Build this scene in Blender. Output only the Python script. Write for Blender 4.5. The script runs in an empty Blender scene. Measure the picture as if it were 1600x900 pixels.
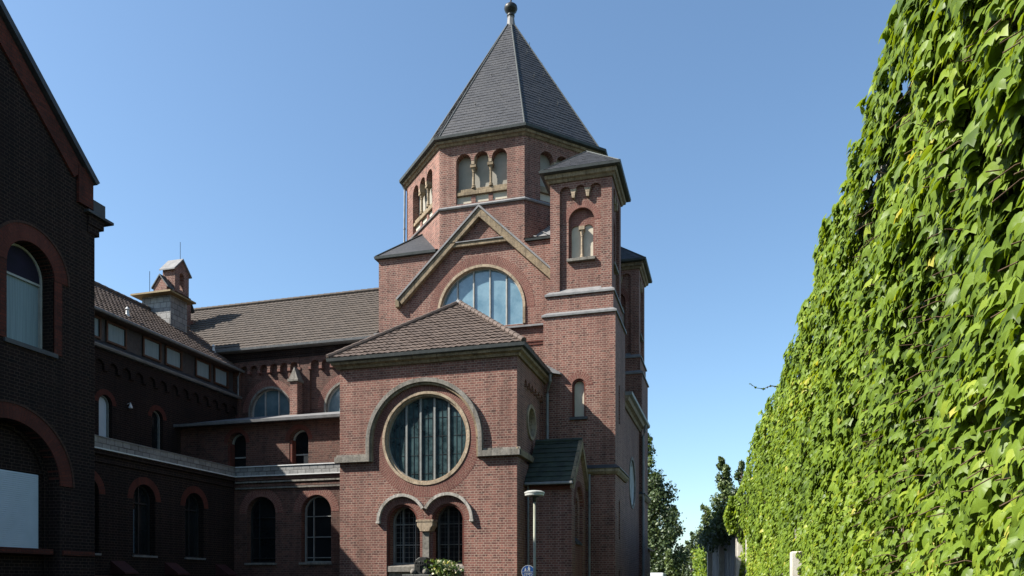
import bpy, bmesh, math, random
import numpy as np
from mathutils import Vector, Matrix, noise
from mathutils.geometry import tessellate_polygon
rad = math.radians
random.seed(11); rng = np.random.default_rng(11)

# ------------------------------------------------------------------ camera, sky, sun, exposure
scn = bpy.context.scene
EYE = 1.7
cam = bpy.data.cameras.new('camera'); camo = bpy.data.objects.new('camera', cam)
scn.collection.objects.link(camo); scn.camera = camo
cam.sensor_width = 36.0; cam.lens = 36.0*1213/1600
cam.shift_y = 460/1600
cam.clip_start = 0.1; cam.clip_end = 3000
camo.location = (0, 0, EYE); camo.rotation_euler = (rad(90), 0, rad(15.75))

LD = Vector((1.05, 0.54, -1.09)).normalized()          # direction the sunlight travels
SUN_EL = math.asin(-LD.z); SUN_ROT = math.atan2(-LD.x, -LD.y)
world = bpy.data.worlds.new('World'); scn.world = world; world.use_nodes = True
wn = world.node_tree; wn.nodes.clear()
sky = wn.nodes.new('ShaderNodeTexSky'); sky.sky_type = 'NISHITA'; sky.sun_disc = False
sky.sun_elevation = SUN_EL; sky.sun_rotation = SUN_ROT
sky.altitude = 0; sky.air_density = 1.0; sky.dust_density = 0.9; sky.ozone_density = 3.0
bg = wn.nodes.new('ShaderNodeBackground'); bg.inputs[1].default_value = 0.088
wo = wn.nodes.new('ShaderNodeOutputWorld')
tint = wn.nodes.new('ShaderNodeMix'); tint.data_type = 'RGBA'; tint.blend_type = 'MULTIPLY'; tint.inputs[0].default_value = 1.0
tint.inputs[7].default_value = (.93, 1.01, .99, 1)
wn.links.new(sky.outputs[0], tint.inputs[6]); wn.links.new(tint.outputs[2], bg.inputs[0]); wn.links.new(bg.outputs[0], wo.inputs[0])
sl = bpy.data.lights.new('sun', 'SUN'); sl.energy = 5.0; sl.angle = rad(0.5); sl.color = (1, 0.95, 0.88)
so = bpy.data.objects.new('sun', sl); scn.collection.objects.link(so)
so.rotation_euler = (-LD).to_track_quat('Z', 'Y').to_euler()
vs = scn.view_settings
vs.view_transform = 'Standard'; vs.look = 'None'; vs.gamma = 1; vs.exposure = 1.35; vs.use_curve_mapping = False

# ------------------------------------------------------------------ materials
K = .68      # overall reflectance of the weathered masonry, roofs and paint
def dk(*cs): return [tuple(x*K for x in c) for c in cs]
def nmat(name):
    m = bpy.data.materials.new(name); m.use_nodes = True
    return m, m.node_tree, m.node_tree.nodes['Principled BSDF']
def N(nt, t, **kw):
    n = nt.nodes.new(t)
    for k, v in kw.items(): setattr(n, k, v)
    return n
def L(nt, a, b): nt.links.new(a, b)
def ramp(nt, fac, stops):
    r = N(nt, 'ShaderNodeValToRGB'); L(nt, fac, r.inputs[0])
    e = r.color_ramp.elements
    e[0].position, e[0].color = stops[0][0], (*stops[0][1], 1)
    e[1].position, e[1].color = stops[-1][0], (*stops[-1][1], 1)
    for p, c in stops[1:-1]:
        x = e.new(p); x.color = (*c, 1)
    return r.outputs[0]
def mixc(nt, fac, a, b, mode='MIX'):
    m = N(nt, 'ShaderNodeMix', data_type='RGBA', blend_type=mode)
    if isinstance(fac, (int, float)): m.inputs[0].default_value = fac
    else: L(nt, fac, m.inputs[0])
    for s, v in ((6, a), (7, b)):
        if isinstance(v, tuple): m.inputs[s].default_value = (*v, 1)
        else: L(nt, v, m.inputs[s])
    return m.outputs[2]
def noisen(nt, vec, scale, detail=4, rough=.6):
    n = N(nt, 'ShaderNodeTexNoise'); n.inputs['Scale'].default_value = scale
    n.inputs['Detail'].default_value = detail; n.inputs['Roughness'].default_value = rough
    if vec is not None: L(nt, vec, n.inputs['Vector'])
    return n.outputs[0]
def bump(nt, b, h, strength=.5, dist=.01):
    n = N(nt, 'ShaderNodeBump'); n.inputs['Strength'].default_value = strength
    n.inputs['Distance'].default_value = dist
    L(nt, h, n.inputs['Height']); L(nt, n.outputs[0], b.inputs['Normal'])

def brick(name, c1, c2, mortar, bw=.25, rh=.0795, ms=.0065, dark=(.03, .02, .02), darkamt=.5, patch=(.14, .075, .06), rough=.85):
    c1, c2, mortar, dark, patch = dk(c1, c2, mortar, dark, patch)
    m, nt, b = nmat(name)
    uv = N(nt, 'ShaderNodeUVMap').outputs[0]
    geo = N(nt, 'ShaderNodeNewGeometry').outputs['Position']
    # slightly wavering coursing
    wob = N(nt, 'ShaderNodeVectorMath', operation='MULTIPLY_ADD')
    nz = N(nt, 'ShaderNodeTexNoise'); nz.inputs['Scale'].default_value = 2.5; L(nt, uv, nz.inputs['Vector'])
    L(nt, nz.outputs['Color'], wob.inputs[0]); wob.inputs[1].default_value = (.02, .012, 0); L(nt, uv, wob.inputs[2])
    t = N(nt, 'ShaderNodeTexBrick', offset=.5, squash=.5, squash_frequency=2)
    t.inputs['Scale'].default_value = 1; t.inputs['Mortar Size'].default_value = ms
    t.inputs['Mortar Smooth'].default_value = .25; t.inputs['Bias'].default_value = -.1
    t.inputs['Brick Width'].default_value = bw; t.inputs['Row Height'].default_value = rh
    t.inputs['Color1'].default_value = (*c1, 1); t.inputs['Color2'].default_value = (*c2, 1)
    t.inputs['Mortar'].default_value = (*mortar, 1)
    L(nt, wob.outputs[0], t.inputs['Vector'])
    # dark burnt headers, one tone per cell
    vo = N(nt, 'ShaderNodeTexVoronoi'); vo.inputs['Scale'].default_value = 7
    mp = N(nt, 'ShaderNodeMapping'); mp.inputs['Scale'].default_value = (1, 1.9, 1); L(nt, uv, mp.inputs[0]); L(nt, mp.outputs[0], vo.inputs['Vector'])
    sep = N(nt, 'ShaderNodeSeparateColor'); L(nt, vo.outputs['Color'], sep.inputs[0])
    f = ramp(nt, sep.outputs[0], [(.0, (darkamt,)*3), (.32, (0,)*3)])
    notm = N(nt, 'ShaderNodeMath', operation='SUBTRACT'); notm.inputs[0].default_value = 1; L(nt, t.outputs['Fac'], notm.inputs[1])
    mu = N(nt, 'ShaderNodeMath', operation='MULTIPLY'); L(nt, f, mu.inputs[0]); L(nt, notm.outputs[0], mu.inputs[1])
    col = mixc(nt, mu.outputs[0], t.outputs['Color'], dark)
    f2 = ramp(nt, noisen(nt, geo, .55, 5, .65), [(.42, (0,)*3), (.7, (.55,)*3)])
    col = mixc(nt, f2, col, patch)
    # pale lime bloom streaks and small stains that belong to the masonry
    f3 = ramp(nt, noisen(nt, geo, 2.2, 6, .7), [(.56, (0,)*3), (.78, (.35,)*3)])
    col = mixc(nt, f3, col, tuple(x*1.15 for x in mortar))
    fine = ramp(nt, noisen(nt, uv, 30, 3), [(.25, (.78,)*3), (.75, (1.2,)*3)])
    col = mixc(nt, 1.0, col, fine, 'MULTIPLY')
    mp2 = N(nt, 'ShaderNodeMapping'); mp2.inputs['Scale'].default_value = (2.2, 2.2, .22); L(nt, geo, mp2.inputs[0])
    soot = ramp(nt, noisen(nt, mp2.outputs[0], 1.1, 7, .68), [(.45, (1, 1, 1)), (.78, (.55, .53, .52))])
    col = mixc(nt, 1.0, col, soot, 'MULTIPLY')
    big = ramp(nt, noisen(nt, geo, .28, 3, .5), [(.35, (.86, .84, .83)), (.65, (1.1, 1.08, 1.06))])
    col = mixc(nt, 1.0, col, big, 'MULTIPLY')
    L(nt, col, b.inputs['Base Color']); b.inputs['Roughness'].default_value = rough
    b.inputs['Specular IOR Level'].default_value = .25
    h = N(nt, 'ShaderNodeMath', operation='SUBTRACT'); L(nt, noisen(nt, uv, 40, 2), h.inputs[0]); L(nt, t.outputs['Fac'], h.inputs[1])
    bump(nt, b, h.outputs[0], .55, .008)
    return m

def plain(name, c1, c2=None, rough=.7, scale=3.0, metal=0, bmp=.2, spec=.35, stretch=None, detail=6):
    m, nt, b = nmat(name)
    geo = N(nt, 'ShaderNodeNewGeometry').outputs['Position']
    if stretch:
        mp = N(nt, 'ShaderNodeMapping'); mp.inputs['Scale'].default_value = stretch; L(nt, geo, mp.inputs[0]); geo = mp.outputs[0]
    c2 = c2 or tuple(x*.6 for x in c1)
    c1, c2 = dk(c1, c2)
    n = noisen(nt, geo, scale, detail, .65)
    L(nt, ramp(nt, n, [(.3, c2), (.68, c1)]), b.inputs['Base Color'])
    b.inputs['Roughness'].default_value = rough; b.inputs['Metallic'].default_value = metal
    b.inputs['Specular IOR Level'].default_value = spec
    if bmp: bump(nt, b, noisen(nt, geo, scale*9, 4), bmp, .01)
    return m

def stone(name, c1, c2, joint, rough=.85, bw=.62, rh=.47):
    m, nt, b = nmat(name); c1, c2, joint = dk(c1, c2, joint)
    uv = N(nt, 'ShaderNodeUVMap').outputs[0]; geo = N(nt, 'ShaderNodeNewGeometry').outputs['Position']
    t = N(nt, 'ShaderNodeTexBrick', offset=0.0)
    for k, v in (('Scale', 1), ('Mortar Size', .005), ('Mortar Smooth', .2), ('Brick Width', bw), ('Row Height', rh)): t.inputs[k].default_value = v
    t.inputs['Color1'].default_value = (1, 1, 1, 1); t.inputs['Color2'].default_value = (.78, .78, .76, 1); t.inputs['Mortar'].default_value = (.45, .42, .38, 1)
    L(nt, uv, t.inputs['Vector'])
    base = ramp(nt, noisen(nt, geo, 1.8, 8, .72), [(.3, c2), (.7, c1)])
    mp = N(nt, 'ShaderNodeMapping'); mp.inputs['Scale'].default_value = (5, 5, .5); L(nt, geo, mp.inputs[0])
    st = ramp(nt, noisen(nt, mp.outputs[0], 1.6, 6, .7), [(.48, (1, 1, 1)), (.72, (.42, .40, .37))])
    col = mixc(nt, 1.0, mixc(nt, 1.0, base, t.outputs['Color'], 'MULTIPLY'), st, 'MULTIPLY')
    sp = ramp(nt, noisen(nt, geo, 14, 5, .7), [(.35, (.7, .7, .7)), (.62, (1.15, 1.13, 1.08))])
    L(nt, mixc(nt, 1.0, col, sp, 'MULTIPLY'), b.inputs['Base Color'])
    b.inputs['Roughness'].default_value = rough; b.inputs['Specular IOR Level'].default_value = .25
    h_ = N(nt, 'ShaderNodeMath', operation='SUBTRACT'); L(nt, noisen(nt, geo, 22, 4), h_.inputs[0]); L(nt, t.outputs['Fac'], h_.inputs[1]); bump(nt, b, h_.outputs[0], .5, .012)
    return m

def courses(name, c1, c2, gap, w, h, rough=.6, ms=.006, tint=(.1, .1, .1), spec=.4):
    c1, c2, gap, tint = dk(c1, c2, gap, tint)
    m, nt, b = nmat(name)
    uv = N(nt, 'ShaderNodeUVMap').outputs[0]; geo = N(nt, 'ShaderNodeNewGeometry').outputs['Position']
    t = N(nt, 'ShaderNodeTexBrick', offset=.5)
    t.inputs['Scale'].default_value = 1; t.inputs['Mortar Size'].default_value = ms
    t.inputs['Brick Width'].default_value = w; t.inputs['Row Height'].default_value = h
    t.inputs['Color1'].default_value = (*c1, 1); t.inputs['Color2'].default_value = (*c2, 1); t.inputs['Mortar'].default_value = (*gap, 1)
    t.inputs['Mortar Smooth'].default_value = .3
    L(nt, uv, t.inputs['Vector'])
    f = ramp(nt, noisen(nt, geo, .9, 6, .7), [(.4, (0,)*3), (.72, (.6,)*3)])
    col = mixc(nt, f, t.outputs['Color'], tint)
    fine = ramp(nt, noisen(nt, uv, 9, 5), [(.25, (.7,)*3), (.75, (1.25,)*3)])
    L(nt, mixc(nt, 1.0, col, fine, 'MULTIPLY'), b.inputs['Base Color'])
    b.inputs['Roughness'].default_value = rough; b.inputs['Specular IOR Level'].default_value = spec
    h_ = N(nt, 'ShaderNodeMath', operation='SUBTRACT'); L(nt, noisen(nt, uv, 14, 3), h_.inputs[0]); L(nt, t.outputs['Fac'], h_.inputs[1])
    bump(nt, b, h_.outputs[0], .4, .01)
    return m

def glassm(name, c1, c2, rough=.08, spec=.8, scale=1.2, wav=.03):
    m, nt, b = nmat(name)
    geo = N(nt, 'ShaderNodeNewGeometry').outputs['Position']
    L(nt, ramp(nt, noisen(nt, geo, scale, 4), [(.35, c1), (.65, c2)]), b.inputs['Base Color'])
    b.inputs['Roughness'].default_value = rough; b.inputs['Specular IOR Level'].default_value = spec
    b.inputs['IOR'].default_value = 1.6
    bump(nt, b, noisen(nt, geo, 2.5, 2), wav, .03)
    return m

M = {}
M['brick'] = brick('red_brick', (.30, .132, .10), (.18, .078, .064), (.46, .36, .285), ms=.0075, dark=(.07, .03, .026), darkamt=.85, patch=(.15, .07, .055))
M['brick_mid'] = brick('dull_brown_brick', (.17, .075, .056), (.10, .045, .036), (.21, .16, .12), ms=.0065, dark=(.045, .022, .018), darkamt=.85, patch=(.085, .045, .036))
M['brick_dim'] = brick('shaded_red_brick', (.15, .034, .02), (.10, .025, .015), (.04, .025, .02), dark=(.02, .008, .006), darkamt=.5, patch=(.04, .014, .010))  # red trim of the left house, its shade put into the colour
M['vous_dim'] = brick('shaded_edge_brick', (.10, .05, .035), (.06, .03, .022), (.03, .02, .015), dark=(.02, .01, .008), darkamt=.6, patch=(.04, .02, .015))  # arch edges of the left house, colour dimmed to stand for shade
M['brick_shade'] = brick('shaded_brick', (.020, .008, .0065), (.010, .005, .004), (.095, .062, .045), dark=(.005, .003, .003), darkamt=.8, patch=(.009, .005, .005), rough=.95)  # brick colour darkened to carry the deep shade on the left buildings
M['brick_red'] = brick('moulded_red_brick', (.19, .05, .032), (.13, .035, .025), (.13, .08, .06), dark=(.09, .03, .02), darkamt=.4, patch=(.15, .05, .035))
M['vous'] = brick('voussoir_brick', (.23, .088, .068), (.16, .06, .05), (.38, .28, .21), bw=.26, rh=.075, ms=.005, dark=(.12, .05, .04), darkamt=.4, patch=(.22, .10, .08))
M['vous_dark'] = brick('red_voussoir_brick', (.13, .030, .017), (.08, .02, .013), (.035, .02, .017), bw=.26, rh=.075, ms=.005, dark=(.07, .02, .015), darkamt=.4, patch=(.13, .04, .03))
M['sand'] = stone('sandstone', (.44, .34, .22), (.22, .17, .115), (.1, .08, .06))
M['sand_pale'] = stone('pale_sandstone', (.60, .48, .35), (.40, .31, .22), (.1, .08, .06))
M['grey_stone'] = stone('grey_stone', (.38, .35, .31), (.20, .185, .165), (.08, .07, .06))
M['hood_stone'] = stone('pale_hood_stone', (.60, .56, .51), (.44, .41, .37), (.15, .14, .13))
M['lead'] = plain('lead_flashing', (.27, .265, .26), (.15, .15, .15), .7, 4, metal=.0, bmp=.12)
M['patina'] = plain('dull_green_copper', (.085, .095, .09), (.04, .048, .048), .6, 5, metal=.2, bmp=.1)
M['zinc'] = plain('zinc', (.27, .27, .26), (.15, .155, .155), .55, 4, metal=.2, bmp=.08)
M['slate'] = courses('slate', (.050, .051, .055), (.040, .041, .046), (.022, .022, .024), .22, .2, .55, .004, (.075, .072, .07))
M['slate_pale'] = courses('weathered_slate', (.27, .27, .26), (.15, .15, .15), (.03, .03, .03), .32, .24, .5, .016, (.42, .41, .38))
M['tile'] = plain('brown_roof_tile', (.165, .118, .092), (.07, .05, .04), .8, 5.5, bmp=.5, detail=8)
M['tile_old'] = plain('greyed_roof_tile', (.128, .10, .078), (.066, .053, .042), .85, 3.4, bmp=.5, detail=8)
M['tile_green'] = plain('mossy_roof_tile', (.05, .068, .045), (.02, .028, .023), .7, 3, bmp=.5)
M['tile_red'] = plain('red_clay_tile', (.08, .022, .020), (.045, .012, .012), .75, 4, bmp=.4)
M['plaster'] = plain('cream_plaster', (.66, .60, .47), (.50, .45, .35), .9, 1.6, bmp=.1)
M['plaster_dull'] = plain('grey_plaster', (.40, .37, .31), (.30, .28, .23), .9, 1.2, bmp=.1)
M['white'] = plain('white_paint', (.78, .78, .76), (.62, .62, .60), .5, 3, bmp=.05)
M['frame_grey'] = plain('grey_window_frame', (.30, .31, .29), (.2, .205, .19), .5, 5, bmp=.05)
M['frame_pale'] = plain('pale_window_frame', (.50, .50, .46), (.36, .36, .33), .5, 5, bmp=.05)
M['iron_grey'] = plain('grey_iron', (.12, .12, .11), (.07, .07, .065), .6, 5, bmp=.05)
M['frame_brown'] = plain('brown_window_frame', (.10, .05, .03), (.06, .03, .02), .5, 5, bmp=.05)
M['glass_dark'] = glassm('leaded_glass', (.012, .024, .027), (.05, .085, .088), .12, .7, 3.5, .15)
M['glass_blue'] = glassm('protective_glass', (.085, .16, .20), (.16, .25, .29), .1, .8, 1.6, .09)  # blue-grey base colour stands in for the reflected sky
M['glass_mid'] = glassm('nave_glass', (.05, .09, .11), (.12, .18, .20), .1, .9, .8, .04)
M['glass_black'] = glassm('dark_window_glass', (.006, .007, .008), (.012, .014, .015), .15, .2, 1, .02)
M['curtain'] = plain('pale_curtain', (.30, .38, .41), (.18, .25, .28), .8, 6, bmp=.1, stretch=(1, 5, .12))
M['curtain_dim'] = plain('blue_grey_curtain', (.10, .16, .20), (.05, .08, .10), .8, 6, bmp=.1, stretch=(1, 5, .12))
M['blind'] = plain('closed_white_blind', (.62, .68, .74), (.54, .60, .65), .6, 2, bmp=.05)
M['purple'] = plain('violet_awning_cloth', (.018, .012, .035), (.010, .008, .02), .9, 4, bmp=.1)
M['board'] = plain('yellowed_board', (.33, .24, .10), (.20, .14, .06), .7, 3, bmp=.2)
M['bronze'] = plain('dark_bronze', (.07, .07, .065), (.025, .027, .025), .45, 7, metal=.5, bmp=.4)
M['iron'] = plain('dark_iron', (.03, .03, .03), (.02, .02, .02), .5, 6, bmp=.1)
M['pole'] = plain('beige_painted_steel', (.36, .36, .27), (.25, .25, .19), .45, 3, bmp=.05)
M['lampwhite'] = plain('lamp_shade_enamel', (.62, .62, .57), (.45, .45, .41), .4, 4, bmp=.03)
M['concrete'] = plain('concrete', (.42, .38, .33), (.27, .25, .225), .85, 1.6, bmp=.3)
M['whitewash'] = plain('whitewashed_render', (.72, .68, .60), (.46, .42, .36), .85, 4, bmp=.3)
M['fence_grey'] = plain('blue_grey_cladding', (.55, .58, .64), (.34, .36, .41), .6, 1.2, bmp=.1, stretch=(3, 3, .2))
M['asphalt'] = plain('asphalt', (.06, .058, .055), (.038, .037, .036), .9, 6, bmp=.6)
M['paving'] = courses('concrete_paving', (.11, .105, .10), (.08, .078, .075), (.06, .055, .05), .4, .4, .85, .012, (.12, .115, .10))
M['grass'] = plain('ground_soil', (.07, .085, .035), (.05, .05, .03), .95, 1.5, bmp=.5)
M['kerb'] = plain('kerb_stone', (.30, .29, .27), (.2, .19, .18), .85, 4, bmp=.3)
M['sign_blue'] = plain('sign_blue', (.02, .10, .36), (.015, .08, .30), .35, 2, bmp=0)
M['bark'] = plain('bark', (.09, .07, .05), (.04, .03, .022), .9, 6, bmp=.8)
M['stem'] = plain('vine_stem', (.16, .10, .06), (.09, .055, .035), .9, 9, bmp=.5)
M['van'] = plain('white_van_paint', (.75, .76, .78), (.70, .71, .73), .25, 1, bmp=0, spec=.6)
M['rubber'] = plain('rubber', (.025, .025, .025), (.018, .018, .018), .8, 6, bmp=.1)
M['taillight'] = plain('red_lens', (.45, .02, .02), (.35, .015, .015), .2, 3, bmp=0)

def leafm(name, stops, trans=.35, rough=.42, spec=.5):
    m, nt, b = nmat(name)
    at = N(nt, 'ShaderNodeAttribute', attribute_name='tone')
    c = ramp(nt, at.outputs['Fac'], stops)
    L(nt, c, b.inputs['Base Color']); b.inputs['Roughness'].default_value = rough; b.inputs['Specular IOR Level'].default_value = spec
    tr = N(nt, 'ShaderNodeBsdfTranslucent')
    L(nt, mixc(nt, 1.0, c, (1.5, 1.35, .45), 'MULTIPLY'), tr.inputs[0])
    mx = N(nt, 'ShaderNodeMixShader'); mx.inputs[0].default_value = trans
    L(nt, b.outputs[0], mx.inputs[1]); L(nt, tr.outputs[0], mx.inputs[2])
    L(nt, mx.outputs[0], nt.nodes['Material Output'].inputs[0])
    return m
M['ivy'] = leafm('ivy_leaf', [(0, (.045, .08, .010)), (.35, (.115, .18, .018)), (.7, (.17, .25, .025)), (.93, (.28, .34, .04)), (1, (.38, .36, .07))], .40, .48, .34)
M['leaf_dark'] = leafm('dark_tree_leaf', [(0, (.025, .042, .016)), (.6, (.058, .088, .032)), (1, (.11, .145, .055))], .2, .5, .4)
M['leaf_mid'] = leafm('mid_tree_leaf', [(0, (.045, .07, .022)), (.6, (.10, .14, .045)), (1, (.16, .21, .075))], .25, .5, .4)
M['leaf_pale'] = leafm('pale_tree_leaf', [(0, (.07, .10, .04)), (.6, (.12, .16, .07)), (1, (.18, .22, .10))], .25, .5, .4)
M['flower'] = leafm('shrub_leaf_and_bloom', [(0, (.03, .06, .015)), (.5, (.08, .13, .03)), (.8, (.17, .21, .06)), (1, (.55, .52, .32))], .25, .5, .4)

# ------------------------------------------------------------------ scene graph helpers
COL = scn.collection
def empty(name, loc=(0, 0, 0), label=None, cat=None, group=None):
    o = bpy.data.objects.new(name, None); COL.objects.link(o); o.location = loc
    o.empty_display_size = .3
    if label: o['label'] = label
    if cat: o['category'] = cat
    if group: o['group'] = group
    return o
def tag(o, label=None, cat=None, group=None, kind=None):
    for k, v in (('label', label), ('category', cat), ('group', group), ('kind', kind)):
        if v: o[k] = v
    return o

Z = Vector((0, 0, 1))
class Fr:                                   # a facade frame: u along the wall, v up, w outwards
    def __init__(s, o, n):
        s.o = Vector(o); s.n = Vector(n).normalized(); s.u = Z.cross(s.n).normalized()
    def P(s, u, v, w=0): return s.o + s.u*u + Z*v + s.n*w
def FY(y): return Fr((0, y, 0), (0, -1, 0))      # faces the camera side, u = X
def FX(x): return Fr((x, 0, 0), (1, 0, 0))       # faces the road, u = Y

class MB:
    def __init__(s, mat):
        s.bm = bmesh.new(); s.mat = mat; s.uvl = s.bm.loops.layers.uv.new('UVMap'); s.fl = s.bm.faces.layers.int.new('fixed')
    def face(s, pts, uvs=None):
        vs_ = [s.bm.verts.new(p) for p in pts]
        try: f = s.bm.faces.new(vs_)
        except ValueError: return None
        if uvs:
            for l, q in zip(f.loops, uvs): l[s.uvl].uv = q
            f[s.fl] = 1
        return f
    def prism(s, fr, outer, w0, w1, holes=()):
        lines = [[Vector((p[0], p[1], 0)) for p in outer]] + [[Vector((p[0], p[1], 0)) for p in h] for h in holes]
        flat = [p for l in lines for p in l]
        tris = tessellate_polygon(lines)
        A = [s.bm.verts.new(fr.P(p.x, p.y, w1)) for p in flat]
        B = [s.bm.verts.new(fr.P(p.x, p.y, w0)) for p in flat]
        for t in tris:
            a, b, c = (flat[i] for i in t)
            ar = (b-a).cross(c-a).z
            if abs(ar) < 1e-9: continue
            t = t if ar > 0 else (t[0], t[2], t[1])
            try:
                s.bm.faces.new([A[i] for i in t]); s.bm.faces.new([B[i] for i in reversed(t)])
            except ValueError: pass
        k = 0
        for li, l in enumerate(lines):
            n = len(l); area = sum(l[i].x*l[(i+1) % n].y - l[(i+1) % n].x*l[i].y for i in range(n))
            ccw = (area > 0) == (li == 0)
            for i in range(n):
                a, b = k+i, k+(i+1) % n
                q = [A[a], B[a], B[b], A[b]] if ccw else [A[b], B[b], B[a], A[a]]
                try: s.bm.faces.new(q)
                except ValueError: pass
            k += n
        return s
    def box(s, p0, p1):
        x0, y0, z0 = (min(a, b) for a, b in zip(p0, p1)); x1, y1, z1 = (max(a, b) for a, b in zip(p0, p1))
        v = [s.bm.verts.new(c) for c in ((x0,y0,z0),(x1,y0,z0),(x1,y1,z0),(x0,y1,z0),(x0,y0,z1),(x1,y0,z1),(x1,y1,z1),(x0,y1,z1))]
        for f in ((0,3,2,1),(4,5,6,7),(0,1,5,4),(1,2,6,5),(2,3,7,6),(3,0,4,7)): s.bm.faces.new([v[i] for i in f])
        return s
    def fbox(s, fr, u0, u1, v0, v1, w0, w1):
        return s.prism(fr, [(u0, v0), (u1, v0), (u1, v1), (u0, v1)], w0, w1)
    def solid(s, verts, faces):
        v = [s.bm.verts.new(p) for p in verts]
        for f in faces:
            try: s.bm.faces.new([v[i] for i in f])
            except ValueError: pass
        return s
    def sweep(s, pts, prof, closed=False):    # horizontal polyline pts (3D), prof [(out, up)] closed profile; out is to the right of travel
        n = len(pts); rings = []
        for i in range(n):
            p = Vector(pts[i])
            d0 = (p - Vector(pts[i-1])) if (i > 0 or closed) else None
            d1 = (Vector(pts[(i+1) % n]) - p) if (i < n-1 or closed) else None
            d0 = d0 or d1; d1 = d1 or d0
            d0 = d0.normalized(); d1 = d1.normalized()
            n0 = d0.cross(Z); n1 = d1.cross(Z); m = (n0+n1)
            m = m/ max(m.dot(n0), .2) if m.length > 1e-6 else n0
            rings.append([s.bm.verts.new(p + m*a + Z*b) for a, b in prof])
        k = len(prof)
        for i in range(n if closed else n-1):
            a, b = rings[i], rings[(i+1) % n]
            for j in range(k): s.bm.faces.new([a[j], b[j], b[(j+1) % k], a[(j+1) % k]])
        if not closed:
            s.bm.faces.new(list(reversed(rings[0]))); s.bm.faces.new(rings[-1])
        return s
    def arc(s, fr, cu, cv, r0, r1, a0, a1, w0, w1, seg=28, rot=True):      # ring sector with radial bricks
        P = []
        for i in range(seg+1):
            a = rad(a0 + (a1-a0)*i/seg); P.append((math.cos(a), math.sin(a), a))
        full = abs(abs(a1-a0)-360) < 1e-3
        rm = (r0+r1)/2
        for i in range(seg):
            (c, q, a), (c2, q2, a2) = P[i], P[i+1]
            i0 = fr.P(cu+c*r0, cv+q*r0, w1); o0 = fr.P(cu+c*r1, cv+q*r1, w1)
            i1 = fr.P(cu+c2*r0, cv+q2*r0, w1); o1 = fr.P(cu+c2*r1, cv+q2*r1, w1)
            j0 = fr.P(cu+c*r0, cv+q*r0, w0); p0 = fr.P(cu+c*r1, cv+q*r1, w0)
            j1 = fr.P(cu+c2*r0, cv+q2*r0, w0); p1 = fr.P(cu+c2*r1, cv+q2*r1, w0)
            A, B = a*rm, a2*rm
            s.face([i0, o0, o1, i1], [(0, A), (r1-r0, A), (r1-r0, B), (0, B)])
            s.face([j0, i0, i1, j1], [(0, A), (w1-w0, A), (w1-w0, B), (0, B)])
            s.face([o0, p0, p1, o1], [(0, A), (w1-w0, A), (w1-w0, B), (0, B)])
            s.face([j0, j1, p1, p0], [(0, A), (0, B), (r1-r0, B), (r1-r0, A)])
            if not full and i == 0: s.face([i0, j0, p0, o0], [(0, 0), (.1, 0), (.1, .1), (0, .1)])
            if not full and i == seg-1: s.face([i1, o1, p1, j1], [(0, 0), (.1, 0), (.1, .1), (0, .1)])
        return s
    def tube(s, pts, r, seg=8):
        pts = [Vector(p) for p in pts]; rings = []
        if not isinstance(r, (list, tuple)): r = [r]*len(pts)
        for i, p in enumerate(pts):
            d = (pts[min(i+1, len(pts)-1)] - pts[max(i-1, 0)]).normalized()
            a = d.orthogonal().normalized() if abs(d.z) > .99 else d.cross(Z).normalized()
            b = d.cross(a)
            rings.append([s.bm.verts.new(p + (a*math.cos(2*math.pi*j/seg) + b*math.sin(2*math.pi*j/seg))*r[i]) for j in range(seg)])
        for i in range(len(rings)-1):
            for j in range(seg): s.bm.faces.new([rings[i][j], rings[i+1][j], rings[i+1][(j+1) % seg], rings[i][(j+1) % seg]])
        s.bm.faces.new(list(reversed(rings[0]))); s.bm.faces.new(rings[-1])
        return s
    def lathe(s, c, prof, seg=14):           # prof [(r, z)]
        c = Vector(c); rings = []
        for r, z in prof:
            rings.append([s.bm.verts.new(c + Vector((math.cos(2*math.pi*j/seg)*r, math.sin(2*math.pi*j/seg)*r, z))) for j in range(seg)])
        for i in range(len(rings)-1):
            for j in range(seg): s.bm.faces.new([rings[i][j], rings[i][(j+1) % seg], rings[i+1][(j+1) % seg], rings[i+1][j]])
        s.bm.faces.new(list(reversed(rings[0]))); s.bm.faces.new(rings[-1])
        return s
    def ridge(s, a, b, r=.09, step=.33):     # a run of overlapping half-round ridge tiles
        a, b = Vector(a), Vector(b); n = max(1, int((b-a).length/step)); d = (b-a)/n
        for i in range(n):
            p = a + d*i; s.tube([p, p+d*.93, p+d*1.04], [r*1.12, r*.96, r*.94], 8)
        return s
    def tiles(s, poly, up, row=.3, col=.2, amp=.03, lift=.035, jit=.008, nseg=4, off=.01):
        # poly: convex planar 3D polygon; courses of overlapping tiles laid on it
        poly = [Vector(p) for p in poly]; n = (poly[1]-poly[0]).cross(poly[2]-poly[0]).normalized()
        if n.z < 0: n = -n
        U = Z.cross(n).normalized(); V = n.cross(U).normalized()
        if V.z < 0: V = -V
        o = poly[0]; q = [((p-o).dot(U), (p-o).dot(V)) for p in poly]
        v0 = min(p[1] for p in q); v1 = max(p[1] for p in q)
        def ext(v):
            xs = []
            for i in range(len(q)):
                (a, b), (c, d) = q[i], q[(i+1) % len(q)]
                if (b-v)*(d-v) <= 0 and abs(b-d) > 1e-9:
                    t = (v-b)/(d-b); xs.append(a+(c-a)*t)
            return (min(xs), max(xs)) if xs else None
        R = int(math.ceil((v1-v0)/row))
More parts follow.
